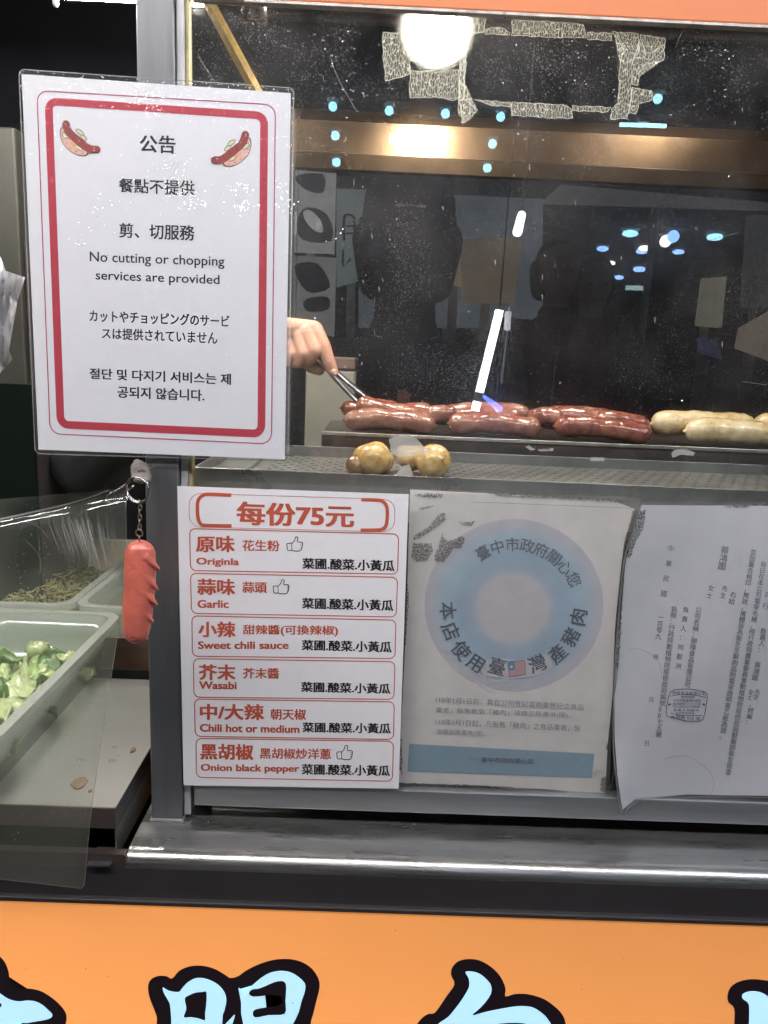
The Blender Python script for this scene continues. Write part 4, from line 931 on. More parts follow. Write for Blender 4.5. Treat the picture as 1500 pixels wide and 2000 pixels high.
def strip(r):
    L, W_, c_ = r.uniform(.006, .016), r.uniform(.0015, .004), r.uniform(-.3, .3); V = []
    for i in range(4):
        u = i/3-.5
        for s in (-1, 1): V.append((u*L, s*W_/2*(1-abs(u)), c_*L*u*u*4))
    V += [(a, b, c-.0014) for a, b, c in V]; return V, [(0, 1, 3, 2), (2, 3, 5, 4), (4, 5, 7, 6), (8, 10, 11, 9), (10, 12, 13, 11), (12, 14, 15, 13), (0, 2, 10, 8), (2, 4, 12, 10), (4, 6, 14, 12), (1, 9, 11, 3), (3, 11, 13, 5), (5, 13, 15, 7)]
G1 = mat('pickle_green', (.20, .20, .06), .4, var=.35, vscale=90, coat=.3); G2 = mat('pickle_olive', (.30, .27, .11), .4, var=.3, vscale=90, coat=.3); G3 = mat('pickle_dark', (.09, .10, .03), .5, var=.4, vscale=90)
heap('pickled_greens', 'heap of finely chopped olive green pickles in the far bin', 'pickles', -.562, -.43, .325, .60, ztr+.004, .044, 1700, [G1, G2, G3, G2], strip, 3)
B1 = mat('peanut_brown', (.32, .20, .10), .6, var=.4, vscale=90); B2 = mat('peanut_pale', (.42, .32, .20), .6, var=.3, vscale=90)
heap('brown_crumbs', 'heap of brown crumbs in the far right bin', 'crumbs', -.365, -.235, .325, .60, ztr+.004, .040, 700, [B1, B2], strip, 4)
heap('pale_pickles', 'pale yellow pickled shreds in the far left bin', 'pickles', -.78, -.635, .325, .60, ztr+.004, .030, 500, [mat('pale_yellow_pickle', (.55, .48, .26), .5, var=.2, vscale=90), G2], strip, 5)
# cucumber slices: long curved pieces, countable
CUCS = mat('cucumber_skin', (.07, .15, .035), .35, var=.5, vscale=60, coat=.3); CUCF = mat('cucumber_flesh', (.42, .50, .26), .35, var=.2, vscale=80, coat=.4)
CUCL = mat('lettuce_green', (.28, .40, .14), .4, var=.35, vscale=40, coat=.3)
rnd = random.Random(11)
ct = thing('green_vegetables', 'heap of pale green lettuce and cucumber pieces in the nearest bin', 'vegetables', (-.42, .06, ztr+.002))
for k in range(110):
    x = rnd.uniform(-.462, -.352); y = rnd.uniform(-.045, .225); z = ztr+.006+.038*rnd.random()*(1-.5*((x+.405)/.06)**2)
    L, W_ = rnd.uniform(.026, .050), rnd.uniform(.018, .034); an = rnd.uniform(0, 6.28); bend = rnd.uniform(.1, .5)
    R_ = Matrix.Rotation(an, 3, 'Z') @ Matrix.Rotation(rnd.uniform(-.6, .6), 3, 'X'); V = []
    for i in range(8):
        u = i/7-.5
        for s in (-1, -.5, 0, .5, 1): V.append(R_ @ Vector((u*L, s*W_/2*math.sqrt(max(.03, 1-(2*u)**2)), -bend*L*u*u*2+.005*math.sin(s*2.5+k)+.0035*math.sin(u*14+k*2+s*3)))+Vector((x, y, z)))
    Fc = [(i*5+j, i*5+j+1, i*5+j+6, i*5+j+5) for i in range(7) for j in range(4)]
    o = mo('slice', V, Fc, rnd.choice([CUCS, CUCF, CUCL, CUCF]), ct, smooth=True); solid(o, .0016)

# ================================================================== PRINTED SHEETS
# --- laminated notice
N = Sheet(0, 120, 2.5, lambda X, Y: -.0205)
t = thing('notice', 'laminated white notice with a red frame, taped over the steel post', 'notice', tuple(N.at(750, 1940)))
pq = ((105, 62), (1420, 155), (1390, 1942), (188, 1895))
o = N.pr('paper', gridq(pq, 16, 22), PAPER, t, 0); solid(o, .0002)
N.pr('thin_border', rrect(((180, 142), (1345, 212), (1325, 1868), (245, 1818)), 55, 5), REDT, t, .0002)
N.pr('thick_border', rrect(((237, 194), (1290, 265), (1276, 1818), (296, 1773)), 42, 38), RED, t, .0002)
for nm, s, a, b in [('公告', (682, 358, 858, 363, 443, 452), .028, 0), ('餐點不提供', (580, 570, 950, 582, 638, 658), .022, 0), ('剪、切服務', (582, 788, 950, 800, 860, 876), .022, 0),
                    ('No cutting or chopping', (438, 928, 1096, 952, 992, 1014), .012, 0), ('services are provided', (467, 1020, 1072, 1043, 1079, 1102), .012, 0),
                    ('カットやチョッピングのサービ', (437, 1212, 1120, 1240, 1270, 1298), .03, 0), ('スは提供されていません', (497, 1300, 1062, 1320, 1354, 1382), .022, 0),
                    ('절단 및 다지기 서비스는 제', (437, 1497, 1128, 1525, 1550, 1580), .032, 0), ('공되지 않습니다.', (573, 1585, 998, 1603, 1642, 1660), .032, 0)]:
    xl, tl, xr, trr, bl, br = s; N.pr('lettering', tq(nm, xl, tl, xr, trr, bl, br, a), INK, t, .0002)
HD = dict(bun=mat('print_bun', (.72, .42, .36), .5), sau=mat('print_sausage', (.30, .05, .045), .5), gr=mat('print_leek', (.62, .66, .42), .5), org=mat('print_orange', (.75, .35, .18), .5), ol=mat('print_outline', (.12, .03, .03), .5), hi=mat('print_highlight', (.8, .5, .45), .5))
for mir, dx, dy in ((1, 0, 0), (-1, 1520, 52)):
    g = lambda p: [((x if mir == 1 else dx-x), y+(dy if mir == -1 else 0)) for x, y in p]
    bun = g([(292, 345), (300, 320), (318, 335), (350, 378), (392, 415), (430, 440), (424, 460), (390, 462), (350, 445), (312, 410), (296, 375)])
    e = N.pr('hotdog_drawing', poly(bun, 3), HD['ol'], t, .00025)
    cxb = sum(p[0] for p in bun)/len(bun); cyb = sum(p[1] for p in bun)/len(bun)
    N.pr('bun', poly([(cxb+(x-cxb)*.93, cyb+(y-cyb)*.93) for x, y in bun], 3), HD['bun'], e, .0003)
    for x, y, r in [(310, 378, 3), (325, 400, 3), (345, 425, 3), (372, 440, 4), (402, 448, 3), (330, 420, 2), (360, 448, 2), (385, 455, 2), (305, 360, 2)]: N.pr('speckle', ell(*g([(x, y)])[0], r, n=8), HD['sau'], e, .00034)
    N.pr('orange_slice', poly(g([(340, 392), (365, 400), (395, 425), (380, 428), (352, 410)]), 3), HD['org'], e, .00036)
    for x, y, r1, r2 in [(320, 362, 20, 11), (390, 345, 22, 10), (408, 372, 18, 10), (385, 422, 20, 9)]:
        p = g([(x, y)])[0]; N.pr('leek_outline', ell(*p, r1+1.5, r2+1.5, 20, .6*mir), HD['ol'], e, .00036); N.pr('leek', ell(*p, r1-2, r2-2, 20, .6*mir), HD['gr'], e, .0004)
    pth = g([(322, 306), (334, 342), (366, 374), (408, 408), (440, 428), (472, 430)])
    N.pr('sausage_outline', merge2(stroke(pth, 38, smooth=4), ell(*pth[0], 19, n=18), ell(*pth[-1], 19, n=18)), HD['ol'], e, .00043)
    N.pr('sausage', merge2(stroke(pth, 34, smooth=4), ell(*pth[0], 17, n=18), ell(*pth[-1], 17, n=18)), HD['sau'], e, .00047)
    for q in ([(372, 362), (358, 378)], [(402, 386), (390, 402)], [(432, 408), (422, 424)]): N.pr('scar', stroke(g(q), 3), HD['ol'], e, .0005)
    for q in ([(318, 300), (322, 315)], [(455, 420), (465, 425)]): N.pr('gleam', stroke(g(q), 3), HD['hi'], e, .0005)
LAM = clear('laminate_film', (.97, .98, .99), gloss=.05, rough=.06, milky=.03, mcol=(.75, .8, .85), bump=.55, bscale=260, haze=0)
lq = ((92, 38), (1435, 130), (1405, 1950), (172, 1915))
def rquad(q, r):
    W = math.dist(q[0], q[1]); H_ = math.dist(q[0], q[3]); pts = []
    for cx, cy, a0 in ((r, r, 180), (W-r, r, 270), (W-r, H_-r, 0), (r, H_-r, 90)):
        for k in range(6):
            a = math.radians(a0+k*18); pts.append(bil(q, (cx+math.cos(a)*r)/W, (cy+math.sin(a)*r)/H_))
    return tri2d(pts)
o = N.pr('laminate', rquad(lq, 28), LAM, t, .0012)
N.pr('laminate_edge', rrect(lq, 28, 5), clear('laminate_edge_mat', gloss=.3, rough=.1, milky=.35, mcol=(.75, .78, .82)), t, .0013)
GLINT = dust_mat('wrinkle_glint', (.7, .7, .72), .8, .16, .2)
rg = random.Random(4); V, Fc = [], []
for cx, cy, sx_, sy_, n_ in [(700, 165, 45, 22, 90), (760, 230, 35, 40, 90), (840, 520, 40, 30, 60), (890, 630, 60, 30, 110), (960, 700, 45, 18, 60), (1180, 625, 35, 18, 60), (1190, 705, 35, 22, 80), (1385, 640, 25, 40, 50), (1400, 715, 14, 20, 30), (450, 700, 50, 40, 25), (370, 860, 60, 40, 25)]:
    for k in range(n_):
        x, y = rg.gauss(cx, sx_), rg.gauss(cy, sy_); r_ = rg.uniform(1.0, 2.6); tz = rg.gauss(.25, .12); tx = rg.gauss(-.05, .15); j = len(V)
        for q in range(5):
            u, v = math.cos(q*1.257)*r_*rg.uniform(.5, 1.4), math.sin(q*1.257)*r_*rg.uniform(.4, .9); p = N.at(x+u, y+v, .0014); p.y += (u*tx+v*tz)*.00017*-1; V.append(p)
        Fc.append(tuple(range(j, j+5)))
tag(mo('film_glints', V, Fc, GLINT, t), kind='stuff')  # glints on the film, shaped as pale tilted flecks
# --- price menu
M = Sheet(340, 940, 3.226, -.0152)
t = thing('price_menu', 'white price menu with orange-red boxes under the notice', 'menu', tuple(M.at(740, 1930)))
o = M.pr('paper', gridq(((20, 30), (1478, 82), (1415, 1937), (60, 1915)), 8, 10), PAPER, t, 0); solid(o, .0002)
lf = .0002
M.pr('header_line', rrect(((95, 75), (1393, 115), (1388, 320), (95, 287)), 75, 3), ORED, t, lf)
M.pr('header_bracket', stroke([(360, 88), (230, 82), (188, 86), (157, 110), (147, 150), (150, 225), (165, 265), (200, 278), (362, 281)], 22, smooth=4), ORED, t, lf+.0001)
M.pr('header_bracket', stroke([(1180, 116), (1270, 118), (1312, 125), (1338, 155), (1344, 200), (1338, 270), (1318, 298), (1280, 307), (1175, 308)], 22, smooth=4), ORED, t, lf+.0001)
M.pr('title', tq('每份75元', 393, 125, 1135, 150, 275, 293, .042), ORED, t, lf)
SIDES = '菜圃.酸菜.小黃瓜'
rows = [(((98, 298), (1415, 333), (1408, 585), (103, 562)), ('原味', 137, 343, 382, 343, 447), ('花生粉', 430, 368, 665, 372, 438), ('Originla', 140, 480, 410, 485, 538), (808, 482, 1390, 498, 552, 568), (708, 348)),
        (((103, 580), (1408, 605), (1400, 855), (110, 832)), ('蒜味', 145, 612, 385, 615, 715), ('蒜頭', 430, 632, 585, 634, 702), ('Garlic', 147, 747, 345, 748, 798), (806, 733, 1382, 748, 803, 818), (622, 617)),
        (((112, 848), (1398, 875), (1392, 1117), (115, 1102)), ('小辣', 152, 882, 388, 884, 982), ('甜辣醬(可換辣椒)', 433, 903, 1033, 908, 974), ('Sweet chili sauce', 150, 1008, 722, 1008, 1057), (803, 998, 1372, 1010, 1065, 1080), None),
        (((122, 1118), (1392, 1137), (1385, 1374), (125, 1360)), ('芥末', 155, 1152, 388, 1155, 1252), ('芥末醬', 433, 1175, 663, 1177, 1243), ('Wasabi', 157, 1260, 395, 1262, 1309), (799, 1263, 1363, 1275, 1328, 1340), None),
        (((128, 1372), (1388, 1390), (1382, 1627), (133, 1607)), ('中/大辣', 162, 1402, 567, 1404, 1503), ('朝天椒', 607, 1433, 832, 1435, 1502), ('Chili hot or medium', 162, 1528, 790, 1537, 1578), (808, 1518, 1366, 1525, 1582, 1590), None),
        (((138, 1620), (1382, 1638), (1376, 1890), (140, 1865)), ('黑胡椒', 165, 1652, 500, 1656, 1753), ('黑胡椒炒洋蔥', 540, 1680, 990, 1685, 1748), ('Onion black pepper', 168, 1780, 790, 1787, 1838), (803, 1780, 1360, 1790, 1848, 1858), (1022, 1662))]
for q, a, b, c, s, th_ in rows:
    bx_ = M.pr('menu_box', rrect(q, 36, 6), ORED, t, lf)
    M.pr('name_lettering', tq(a[0], *a[1:5], a[5], None, .042), ORED, bx_, lf); M.pr('note_lettering', tq(b[0], *b[1:5], b[5], None, .03), ORED, bx_, lf)
    M.pr('english_lettering', tq(c[0], *c[1:5], c[5], None, .042), ORED, bx_, lf); M.pr('side_lettering', tq(SIDES, s[0], s[1], s[2], s[3], s[4], s[5], .038), INK, bx_, lf)
    if th_:
        x, y = th_; P = [(x+4, y+45), (x+28, y+43), (x+35, y+42), (x+52, y+22), (x+56, y+4), (x+68, y+3), (x+72, y+14), (x+68, y+34), (x+96, y+35), (x+102, y+44), (x+100, y+58), (x+98, y+70), (x+92, y+84), (x+78, y+92), (x+45, y+91), (x+33, y+86), (x+8, y+87), (x+4, y+60)]
        ic = M.pr('thumb_icon', stroke(P, 5, True, 2), INK, bx_, lf); M.pr('cuff_line', stroke([(x+33, y+44), (x+34, y+86)], 4), INK, bx_, lf)
        for dy in (46, 58, 72): M.pr('finger_line', stroke([(x+88, y+dy+1), (x+100, y+dy)], 3), INK, bx_, lf)
# --- round-badge poster, aged, under plastic
def yp(X, Y):
    e = max(0, (X-1255)/205); return -.0035-.006*e*e*(1 if Y < 1600 else 1+(Y-1600)/500)
Q = Sheet(780, 940, 3.125, yp)
t = thing('badge_poster', 'aged stained poster with a round blue badge, beside the price menu', 'poster', tuple(Q.at(640, 1850)))
o = Q.pr('paper', coons([(66, 50), (700, 82), (1300, 118), (1436, 168)], [(1436, 168), (1372, 370), (1345, 600), (1316, 900), (1302, 1300), (1272, 1600), (1255, 1915)], [(-5, 1840), (500, 1858), (900, 1880), (1255, 1915)], [(66, 50), (40, 900), (-5, 1840)], 40, 30), PAPER_OLD, t, 0)
stops = [(0, (.50, .48, .52)), (215, (.50, .48, .52)), (262, (.34, .42, .53)), (330, (.31, .41, .53)), (400, (.35, .46, .58)), (455, (.38, .49, .59)), (500, (.46, .48, .57)), (546, (.51, .48, .55))]
for i in range(22):
    r_ = 546-i*16.2
    for (a0, c0), (a1, c1) in zip(stops, stops[1:]):
        if a0 <= r_ <= a1: u = (r_-a0)/(a1-a0); c = tuple(p*(1-u)+q*u for p, q in zip(c0, c1))
    Q.pr('badge_ring', ell(700-i*.4, 757+i*.9, r_, r_*.965, 64), mat('badge%d' % i, c, .6, var=.05, vscale=30), t, .0002+i*.00003)
L1 = .001
DI = mat('faded_blue_ink', (.07, .085, .13), .6); 
o = Q.pr('arc_patch', poly([(530, 1090), (640, 1080), (720, 1092), (840, 1070), (900, 1060), (935, 1130), (860, 1180), (720, 1205), (600, 1200), (510, 1180)], 3), mat('pale_patch', (.50, .49, .54), .6), t, L1-.0001)
for s, cx, cy in zip('臺中市政府關心您', (510, 598, 690, 780, 865, 945, 1010, 1065), (435, 400, 385, 393, 420, 465, 525, 600)):
    Q.pr('arc_lettering', ch(s, cx, cy, 92, math.atan2(cx-700, 757-cy), .004), GREYINK, t, L1)
for s, cx, cy in zip('本店使用臺灣產豬肉', (297, 315, 378, 470, 598, 842, 965, 1045, 1092), (790, 915, 1030, 1108, 1130, 1112, 1052, 950, 828)):
    Q.pr('arc_lettering', ch(s, cx, cy, 112, math.atan2(700-cx, cy-757), .018), DI, t, L1)
fl = Q.pr('flag', gridq(((662, 1102), (765, 1092), (770, 1180), (672, 1192)), 2, 2), mat('flag_pink', (.48, .30, .34), .6), t, L1)
Q.pr('flag_canton', gridq(((662, 1102), (702, 1098), (706, 1150), (667, 1154)), 2, 2), mat('flag_blue', (.10, .22, .40), .6), fl, L1+.0001)
Q.pr('flag_sun', ell(684, 1132, 8, n=12), mat('flag_white', (.6, .6, .6), .6), fl, L1+.0002)
Q.pr('flag_outline', rrect(((662, 1102), (765, 1092), (770, 1180), (672, 1192)), 2, 3), DI, fl, L1+.0002)
FI = mat('faint_ink', (.27, .28, .32), .6)
for s, q in [('110年1月1日前，具有公司登記或商業登記之食品', (222, 1313, 1125, 1358, 1353, 1398)), ('業者，販售散裝「豬肉」須標示原產地(國)。', (222, 1378, 1045, 1410, 1417, 1449)),
             ('110年1月1日起，凡販售「豬肉」之食品業者，皆', (222, 1447, 1105, 1489, 1487, 1529)), ('須標示原產地(國)。', (222, 1510, 530, 1524, 1548, 1562))]:
    Q.pr('body_lettering', tq(s, *q[:4], q[4], q[5], .0), FI, t, L1)
Q.pr('blue_bar', gridq(((60, 1602), (1190, 1663), (1175, 1810), (50, 1770)), 20, 4), mat('faded_bar_blue', (.22, .33, .43), .6, var=.08, vscale=20), t, .0005)
Q.pr('bar_lettering', tq('臺中市政府關心您', 500, 1683, 820, 1693, 1716, 1726, .004), DI, t, L1)
Q.pr('bar_mark', stroke([(418, 1695), (440, 1680), (455, 1690), (475, 1678)], 4, smooth=3), FI, t, L1)
Q.pr('rule_line', stroke([(440, 126), (1420, 164)], 2), DI, t, L1)
def soot():
    m = bpy.data.materials.new('soot'); m.use_nodes = True; n = m.node_tree.nodes; l = m.node_tree.links; b = n['Principled BSDF']; b.inputs['Base Color'].default_value = (.06, .05, .045, 1); b.inputs['Roughness'].default_value = .8
    tc = n.new('ShaderNodeTexCoord'); z = n.new('ShaderNodeTexNoise'); z.inputs['Scale'].default_value = 750; z.inputs['Detail'].default_value = 6; l.new(tc.outputs['Object'], z.inputs['Vector'])
    r = n.new('ShaderNodeMapRange'); r.inputs['From Min'].default_value = .40; r.inputs['From Max'].default_value = .56; r.inputs['To Min'].default_value = .05; r.inputs['To Max'].default_value = .72; l.new(z.outputs['Fac'], r.inputs['Value']); l.new(r.outputs[0], b.inputs['Alpha']); return m
SOOT = soot()
rnd2 = random.Random(5)
for p in ([(85, 335), (180, 275), (235, 205), (275, 190), (285, 235), (210, 290), (120, 350), (85, 358)], [(85, 375), (195, 380), (205, 430), (165, 490), (95, 485), (75, 455)],
          [(240, 400), (262, 315), (275, 350), (300, 365), (380, 335), (398, 345), (345, 370), (390, 378), (375, 412), (330, 405), (275, 495), (215, 490), (220, 440)],
          [(75, 85), (180, 72), (270, 78), (262, 100), (170, 98)], [(520, 62), (760, 78), (1080, 92), (1400, 120), (1395, 132), (1000, 110), (600, 88)], [(115, 165), (215, 145), (205, 155), (130, 175)],
          [(360, 245), (400, 250), (465, 240), (440, 272), (375, 260)], [(45, 600), (60, 700), (40, 1000), (22, 1000), (35, 700)], [(0, 1500), (18, 1600), (18, 1800), (-2, 1740)], [(1255, 1800), (1275, 1810), (1255, 1900), (1225, 1890), (1232, 1810)],
          [(1270, 1590), (1290, 1590), (1275, 1640), (1262, 1640)], [(0, 1840), (400, 1852), (700, 1866), (700, 1874), (300, 1866), (0, 1856)]):
    Q.pr('soot_stain', tri2d(rough_poly(p, 12, 3)), SOOT, t, L1+.0002)
PL = clear('old_plastic_sleeve', (.95, .95, .93), gloss=.05, rough=.12, milky=.10, mcol=(.60, .58, .58), smear=.15, bump=.4, bscale=30)
Q.pr('plastic_sleeve', coons([(50, 45), (700, 70), (1465, 98), (1485, 130)], [(1485, 130), (1440, 240), (1375, 480), (1350, 800), (1330, 1150), (1300, 1400), (1282, 1920)], [(-20, 1850), (600, 1870), (1000, 1905), (1282, 1920)], [(50, 45), (30, 900), (-20, 1850)], 40, 30), PL, t, .0022)
Q.pr('sleeve_edge', stroke([(1480, 118), (1440, 235), (1378, 480), (1352, 800), (1332, 1150), (1303, 1400), (1284, 1915), (1000, 1900), (600, 1868)], 7, smooth=3), clear('sleeve_edge_mat', gloss=.2, rough=.2, milky=.55, mcol=(.33, .31, .28)), t, .0024)
# --- certificate, curling at its lower left
def yc(X, Y):
    e = max(0, (260-X)/260); f = max(0, (Y-1500)/450); return -.005-.012*e*e*(.25+f*1.3)-.004*f*f-.0012*math.sin(Y*.004+X*.006)
K = Sheet(1190, 960, 3.126, yc)
t = thing('certificate', 'greyed slaughterhouse certificate in plastic, its lower left corner curling', 'certificate', tuple(K.at(500, 1860)))
o = K.pr('paper', coons([(185, 82), (480, 84), (969, 88), (1500, 98)], [(1500, 98), (1460, 1880)], [(80, 1945), (140, 1895), (250, 1868), (480, 1850), (969, 1858), (1460, 1880)], [(185, 82), (140, 260), (100, 430), (72, 700), (45, 1000), (32, 1250), (32, 1500), (50, 1740), (80, 1945)], 54, 44), PAPER_CERT, t, 0)
for p in o.data.polygons: p.use_smooth = True
CI = mat('certificate_ink', (.10, .11, .15), .6); lf = .0010
cols = [('中華民國', 377, 348, 333, 623, 38), ('執照：行政院動植物防疫檢疫局編號00七五號', 396, 718, 301, 1482, 38), ('負責人：何獻洲', 468, 722, 421, 1065, 36), ('公司名稱：御隆食品有限公司', 545, 722, 478, 1178, 38),
        ('一百零九', 315, 768, 300, 885, 36), ('年', 285, 1010, 285, 1011, 36), ('月', 257, 1272, 257, 1273, 34), ('日', 230, 1537, 230, 1538, 34), ('女士', 622, 590, 612, 635, 36), ('先生', 706, 592, 696, 635, 36), ('右給', 757, 630, 748, 670, 38),
        ('蔡鴻圖', 706, 358, 688, 455, 48), ('並加蓋合格印，無訛，屠體皆為衛生生鮮肉品附電宰證明書乙紙為證。', 880, 370, 692, 1495, 38), ('每日在本公司電宰毛豬，經行政院農業委員會動植物防疫檢疫局獸醫師衛生檢查', 942, 445, 728, 1712, 38),
        ('負責人：', 942, 852, 925, 965, 38), ('蔡鴻圖', 906, 1060, 890, 1135, 38), ('先生', 905, 1225, 896, 1256, 34), ('女士', 866, 1225, 858, 1256, 34), ('，統編：', 872, 1300, 848, 1408, 36), ('右向行', 985, 560, 955, 700, 40)]
for s, x0, y0, x1, y1, sz in cols: K.pr('lettering', column(s, x0, y0, x1, y1, sz*1.08 if len(s) < 6 else min(sz*1.08, 1.04*math.dist((x0, y0), (x1, y1))/(len(s)-1)), .003), CI, t, lf)
SI = mat('stamp_ink', (.09, .09, .17), .6)
sh_ = [(375, 1222), (430, 1208), (490, 1206), (560, 1218), (597, 1235), (592, 1300), (572, 1392), (520, 1402), (450, 1398), (385, 1378), (348, 1368), (352, 1300)]
stp = K.pr('stamp', stroke(sh_, 4, True, 2), SI, t, lf)
K.pr('stamp_arc', stroke([(372, 1250), (430, 1240), (500, 1240), (590, 1258)], 3, smooth=3), SI, stp, lf); K.pr('stamp_arc', stroke([(372, 1352), (430, 1364), (500, 1368), (570, 1368)], 3, smooth=3), SI, stp, lf)
for s, q in [('御隆食品有限公司', (385, 1218, 585, 1222, 1240, 1246)), ('電宰證明', (440, 1246, 520, 1246, 1264, 1264)), ('行政院動植物防疫檢', (390, 1266, 560, 1268, 1284, 1286)), ('疫局編號〇〇七五號', (388, 1287, 558, 1289, 1304, 1306)), ('TEL:(04)22770888', (384, 1307, 552, 1309, 1322, 1324)), ('負責人:何獻洲', (392, 1326, 545, 1328, 1342, 1344)), ('台中市太平區', (405, 1344, 520, 1346, 1360, 1362)), ('光德路 523 號', (375, 1362, 555, 1376, 1388, 1396))]:
    K.pr('stamp_lettering', tq(s, *q[:4], q[4], q[5], .0), SI, stp, lf)
for x in (368, 577): K.pr('stamp_flower', ell(x, 1300, 8, n=5), SI, stp, lf)
ST = mat('water_stain', (.50, .50, .54), .6)
K.pr('stain_ring', stroke([(340, 1630), (450, 1612), (540, 1650), (610, 1710), (640, 1780), (620, 1850)], 4, smooth=4), mat('stain_edge', (.40, .40, .40), .6), t, .0006)
K.pr('stain_ring', stroke([(110, 970), (180, 960), (260, 1000), (310, 1060), (320, 1140)], 3, smooth=4), mat('stain_edge'), t, .0006)
for p in ([(140, 120), (225, 115), (205, 230), (165, 300), (130, 410), (90, 400), (110, 280)], [(78, 420), (90, 520), (70, 900), (55, 1100), (40, 1060), (50, 880), (68, 600)], [(700, 90), (840, 84), (860, 98), (720, 102)]):
    K.pr('soot_stain', tri2d(rough_poly(p, 12, 4)), SOOT, t, lf+.0002)
K.pr('plastic_sleeve', coons([(200, 60), (969, 66), (1500, 76)], [(1500, 76), (1460, 1895)], [(76, 1972), (140, 1908), (250, 1880), (480, 1864), (969, 1872), (1460, 1895)], [(200, 60), (120, 300), (70, 560), (52, 800), (30, 1100), (22, 1500), (40, 1740), (76, 1972)], 50, 40), clear('certificate_sleeve', (.96, .96, .96), gloss=.06, rough=.15, milky=.07, mcol=(.6, .6, .64), smear=.10, bump=.4, bscale=25), t, .0022)
K.pr('sleeve_edge', stroke([(200, 62), (130, 280), (86, 450), (58, 750), (36, 1050), (24, 1500), (42, 1740), (76, 1972), (140, 1908), (250, 1880), (480, 1862), (969, 1870), (1400, 1890)], 8, smooth=3), clear('sleeve_edge2', gloss=.2, rough=.2, milky=.5, mcol=(.55, .55, .55)), t, .0024)

# ================================================================== LOWER ORANGE SIGNBOARD with lettering
# scratches and scuffs on the counter edge
rg = random.Random(9); sc_l = []
CS = Sheet(0, 0, 1, 0); V, Fc = [], []
for k in range(90):
    x0_ = rg.uniform(-.2, .45); y0_ = rg.uniform(-.05, -.005); a_ = rg.gauss(0, .35); L_ = rg.uniform(.004, .04); w_ = rg.uniform(.00008, .0002); dx, dy = math.cos(a_)*L_, math.sin(a_)*L_*.5
    if not -.052 < y0_+dy < -.002: continue
    j = len(V); V += [(x0_, y0_, zc+.00025), (x0_+dx, y0_+dy, zc+.00025), (x0_+dx, y0_+dy+w_, zc+.00025), (x0_, y0_+w_, zc+.00025)]; Fc.append((j, j+1, j+2, j+3))
for k in range(60):
    x0_ = rg.uniform(-.2, .45); y0_ = rg.uniform(-.05, -.003); r_ = rg.uniform(.0002, .0007); j = len(V)
    V += [(x0_+r_*math.cos(q*1.05), y0_+r_*math.sin(q*1.05), zc+.0003) for q in range(6)]; Fc.append(tuple(range(j, j+6)))
tag(mo('scratches', V, Fc, mat('light_scratch', (.5, .5, .5), .4, .4), st), kind='stuff')
t = thing('lower_signboard', 'bright orange backlit signboard with big pale blue characters', 'signboard', (.2, -.066, .5))
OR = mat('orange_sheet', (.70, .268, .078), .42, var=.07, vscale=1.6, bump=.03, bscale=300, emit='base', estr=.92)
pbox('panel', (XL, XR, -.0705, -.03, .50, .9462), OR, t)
# lightbox glow painted into the emission, weaker towards the top edge and the right
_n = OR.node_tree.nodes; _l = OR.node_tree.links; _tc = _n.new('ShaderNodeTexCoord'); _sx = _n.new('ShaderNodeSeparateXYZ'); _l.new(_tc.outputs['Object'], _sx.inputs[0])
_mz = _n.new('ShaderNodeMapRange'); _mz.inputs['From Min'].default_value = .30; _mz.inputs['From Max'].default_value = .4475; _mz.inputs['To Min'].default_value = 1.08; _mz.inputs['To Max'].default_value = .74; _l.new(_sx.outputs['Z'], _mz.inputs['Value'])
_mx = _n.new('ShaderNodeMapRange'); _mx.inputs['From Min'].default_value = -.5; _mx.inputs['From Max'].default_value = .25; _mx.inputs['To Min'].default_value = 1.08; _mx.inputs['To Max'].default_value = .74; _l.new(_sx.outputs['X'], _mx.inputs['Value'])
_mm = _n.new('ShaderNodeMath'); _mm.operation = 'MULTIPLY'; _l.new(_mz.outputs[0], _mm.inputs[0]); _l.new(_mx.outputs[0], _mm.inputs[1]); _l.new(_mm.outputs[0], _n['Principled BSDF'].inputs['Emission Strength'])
BL_ = mat('pale_blue_vinyl', (.42, .69, .84), .4, emit='base', estr=.85); BK = mat('black_vinyl', (.018, .010, .016), .4)
Ys = -.0709
S6 = Sheet(0, 1540, 2.0, Ys); S7 = Sheet(750, 1540, 2.0, Ys); S5 = Sheet(0, 1860, 3.75, Ys)
def letter(S_, out_, fills, holes=()):
    o = S_.pr('character_outline', poly(out_, 3), BK, t, 0)
    for f in fills: S_.pr('character_face', poly(f, 3), BL_, o, .0003)
    for h in holes: S_.pr('character_counter', poly(h, 3), BK, o, .0006)
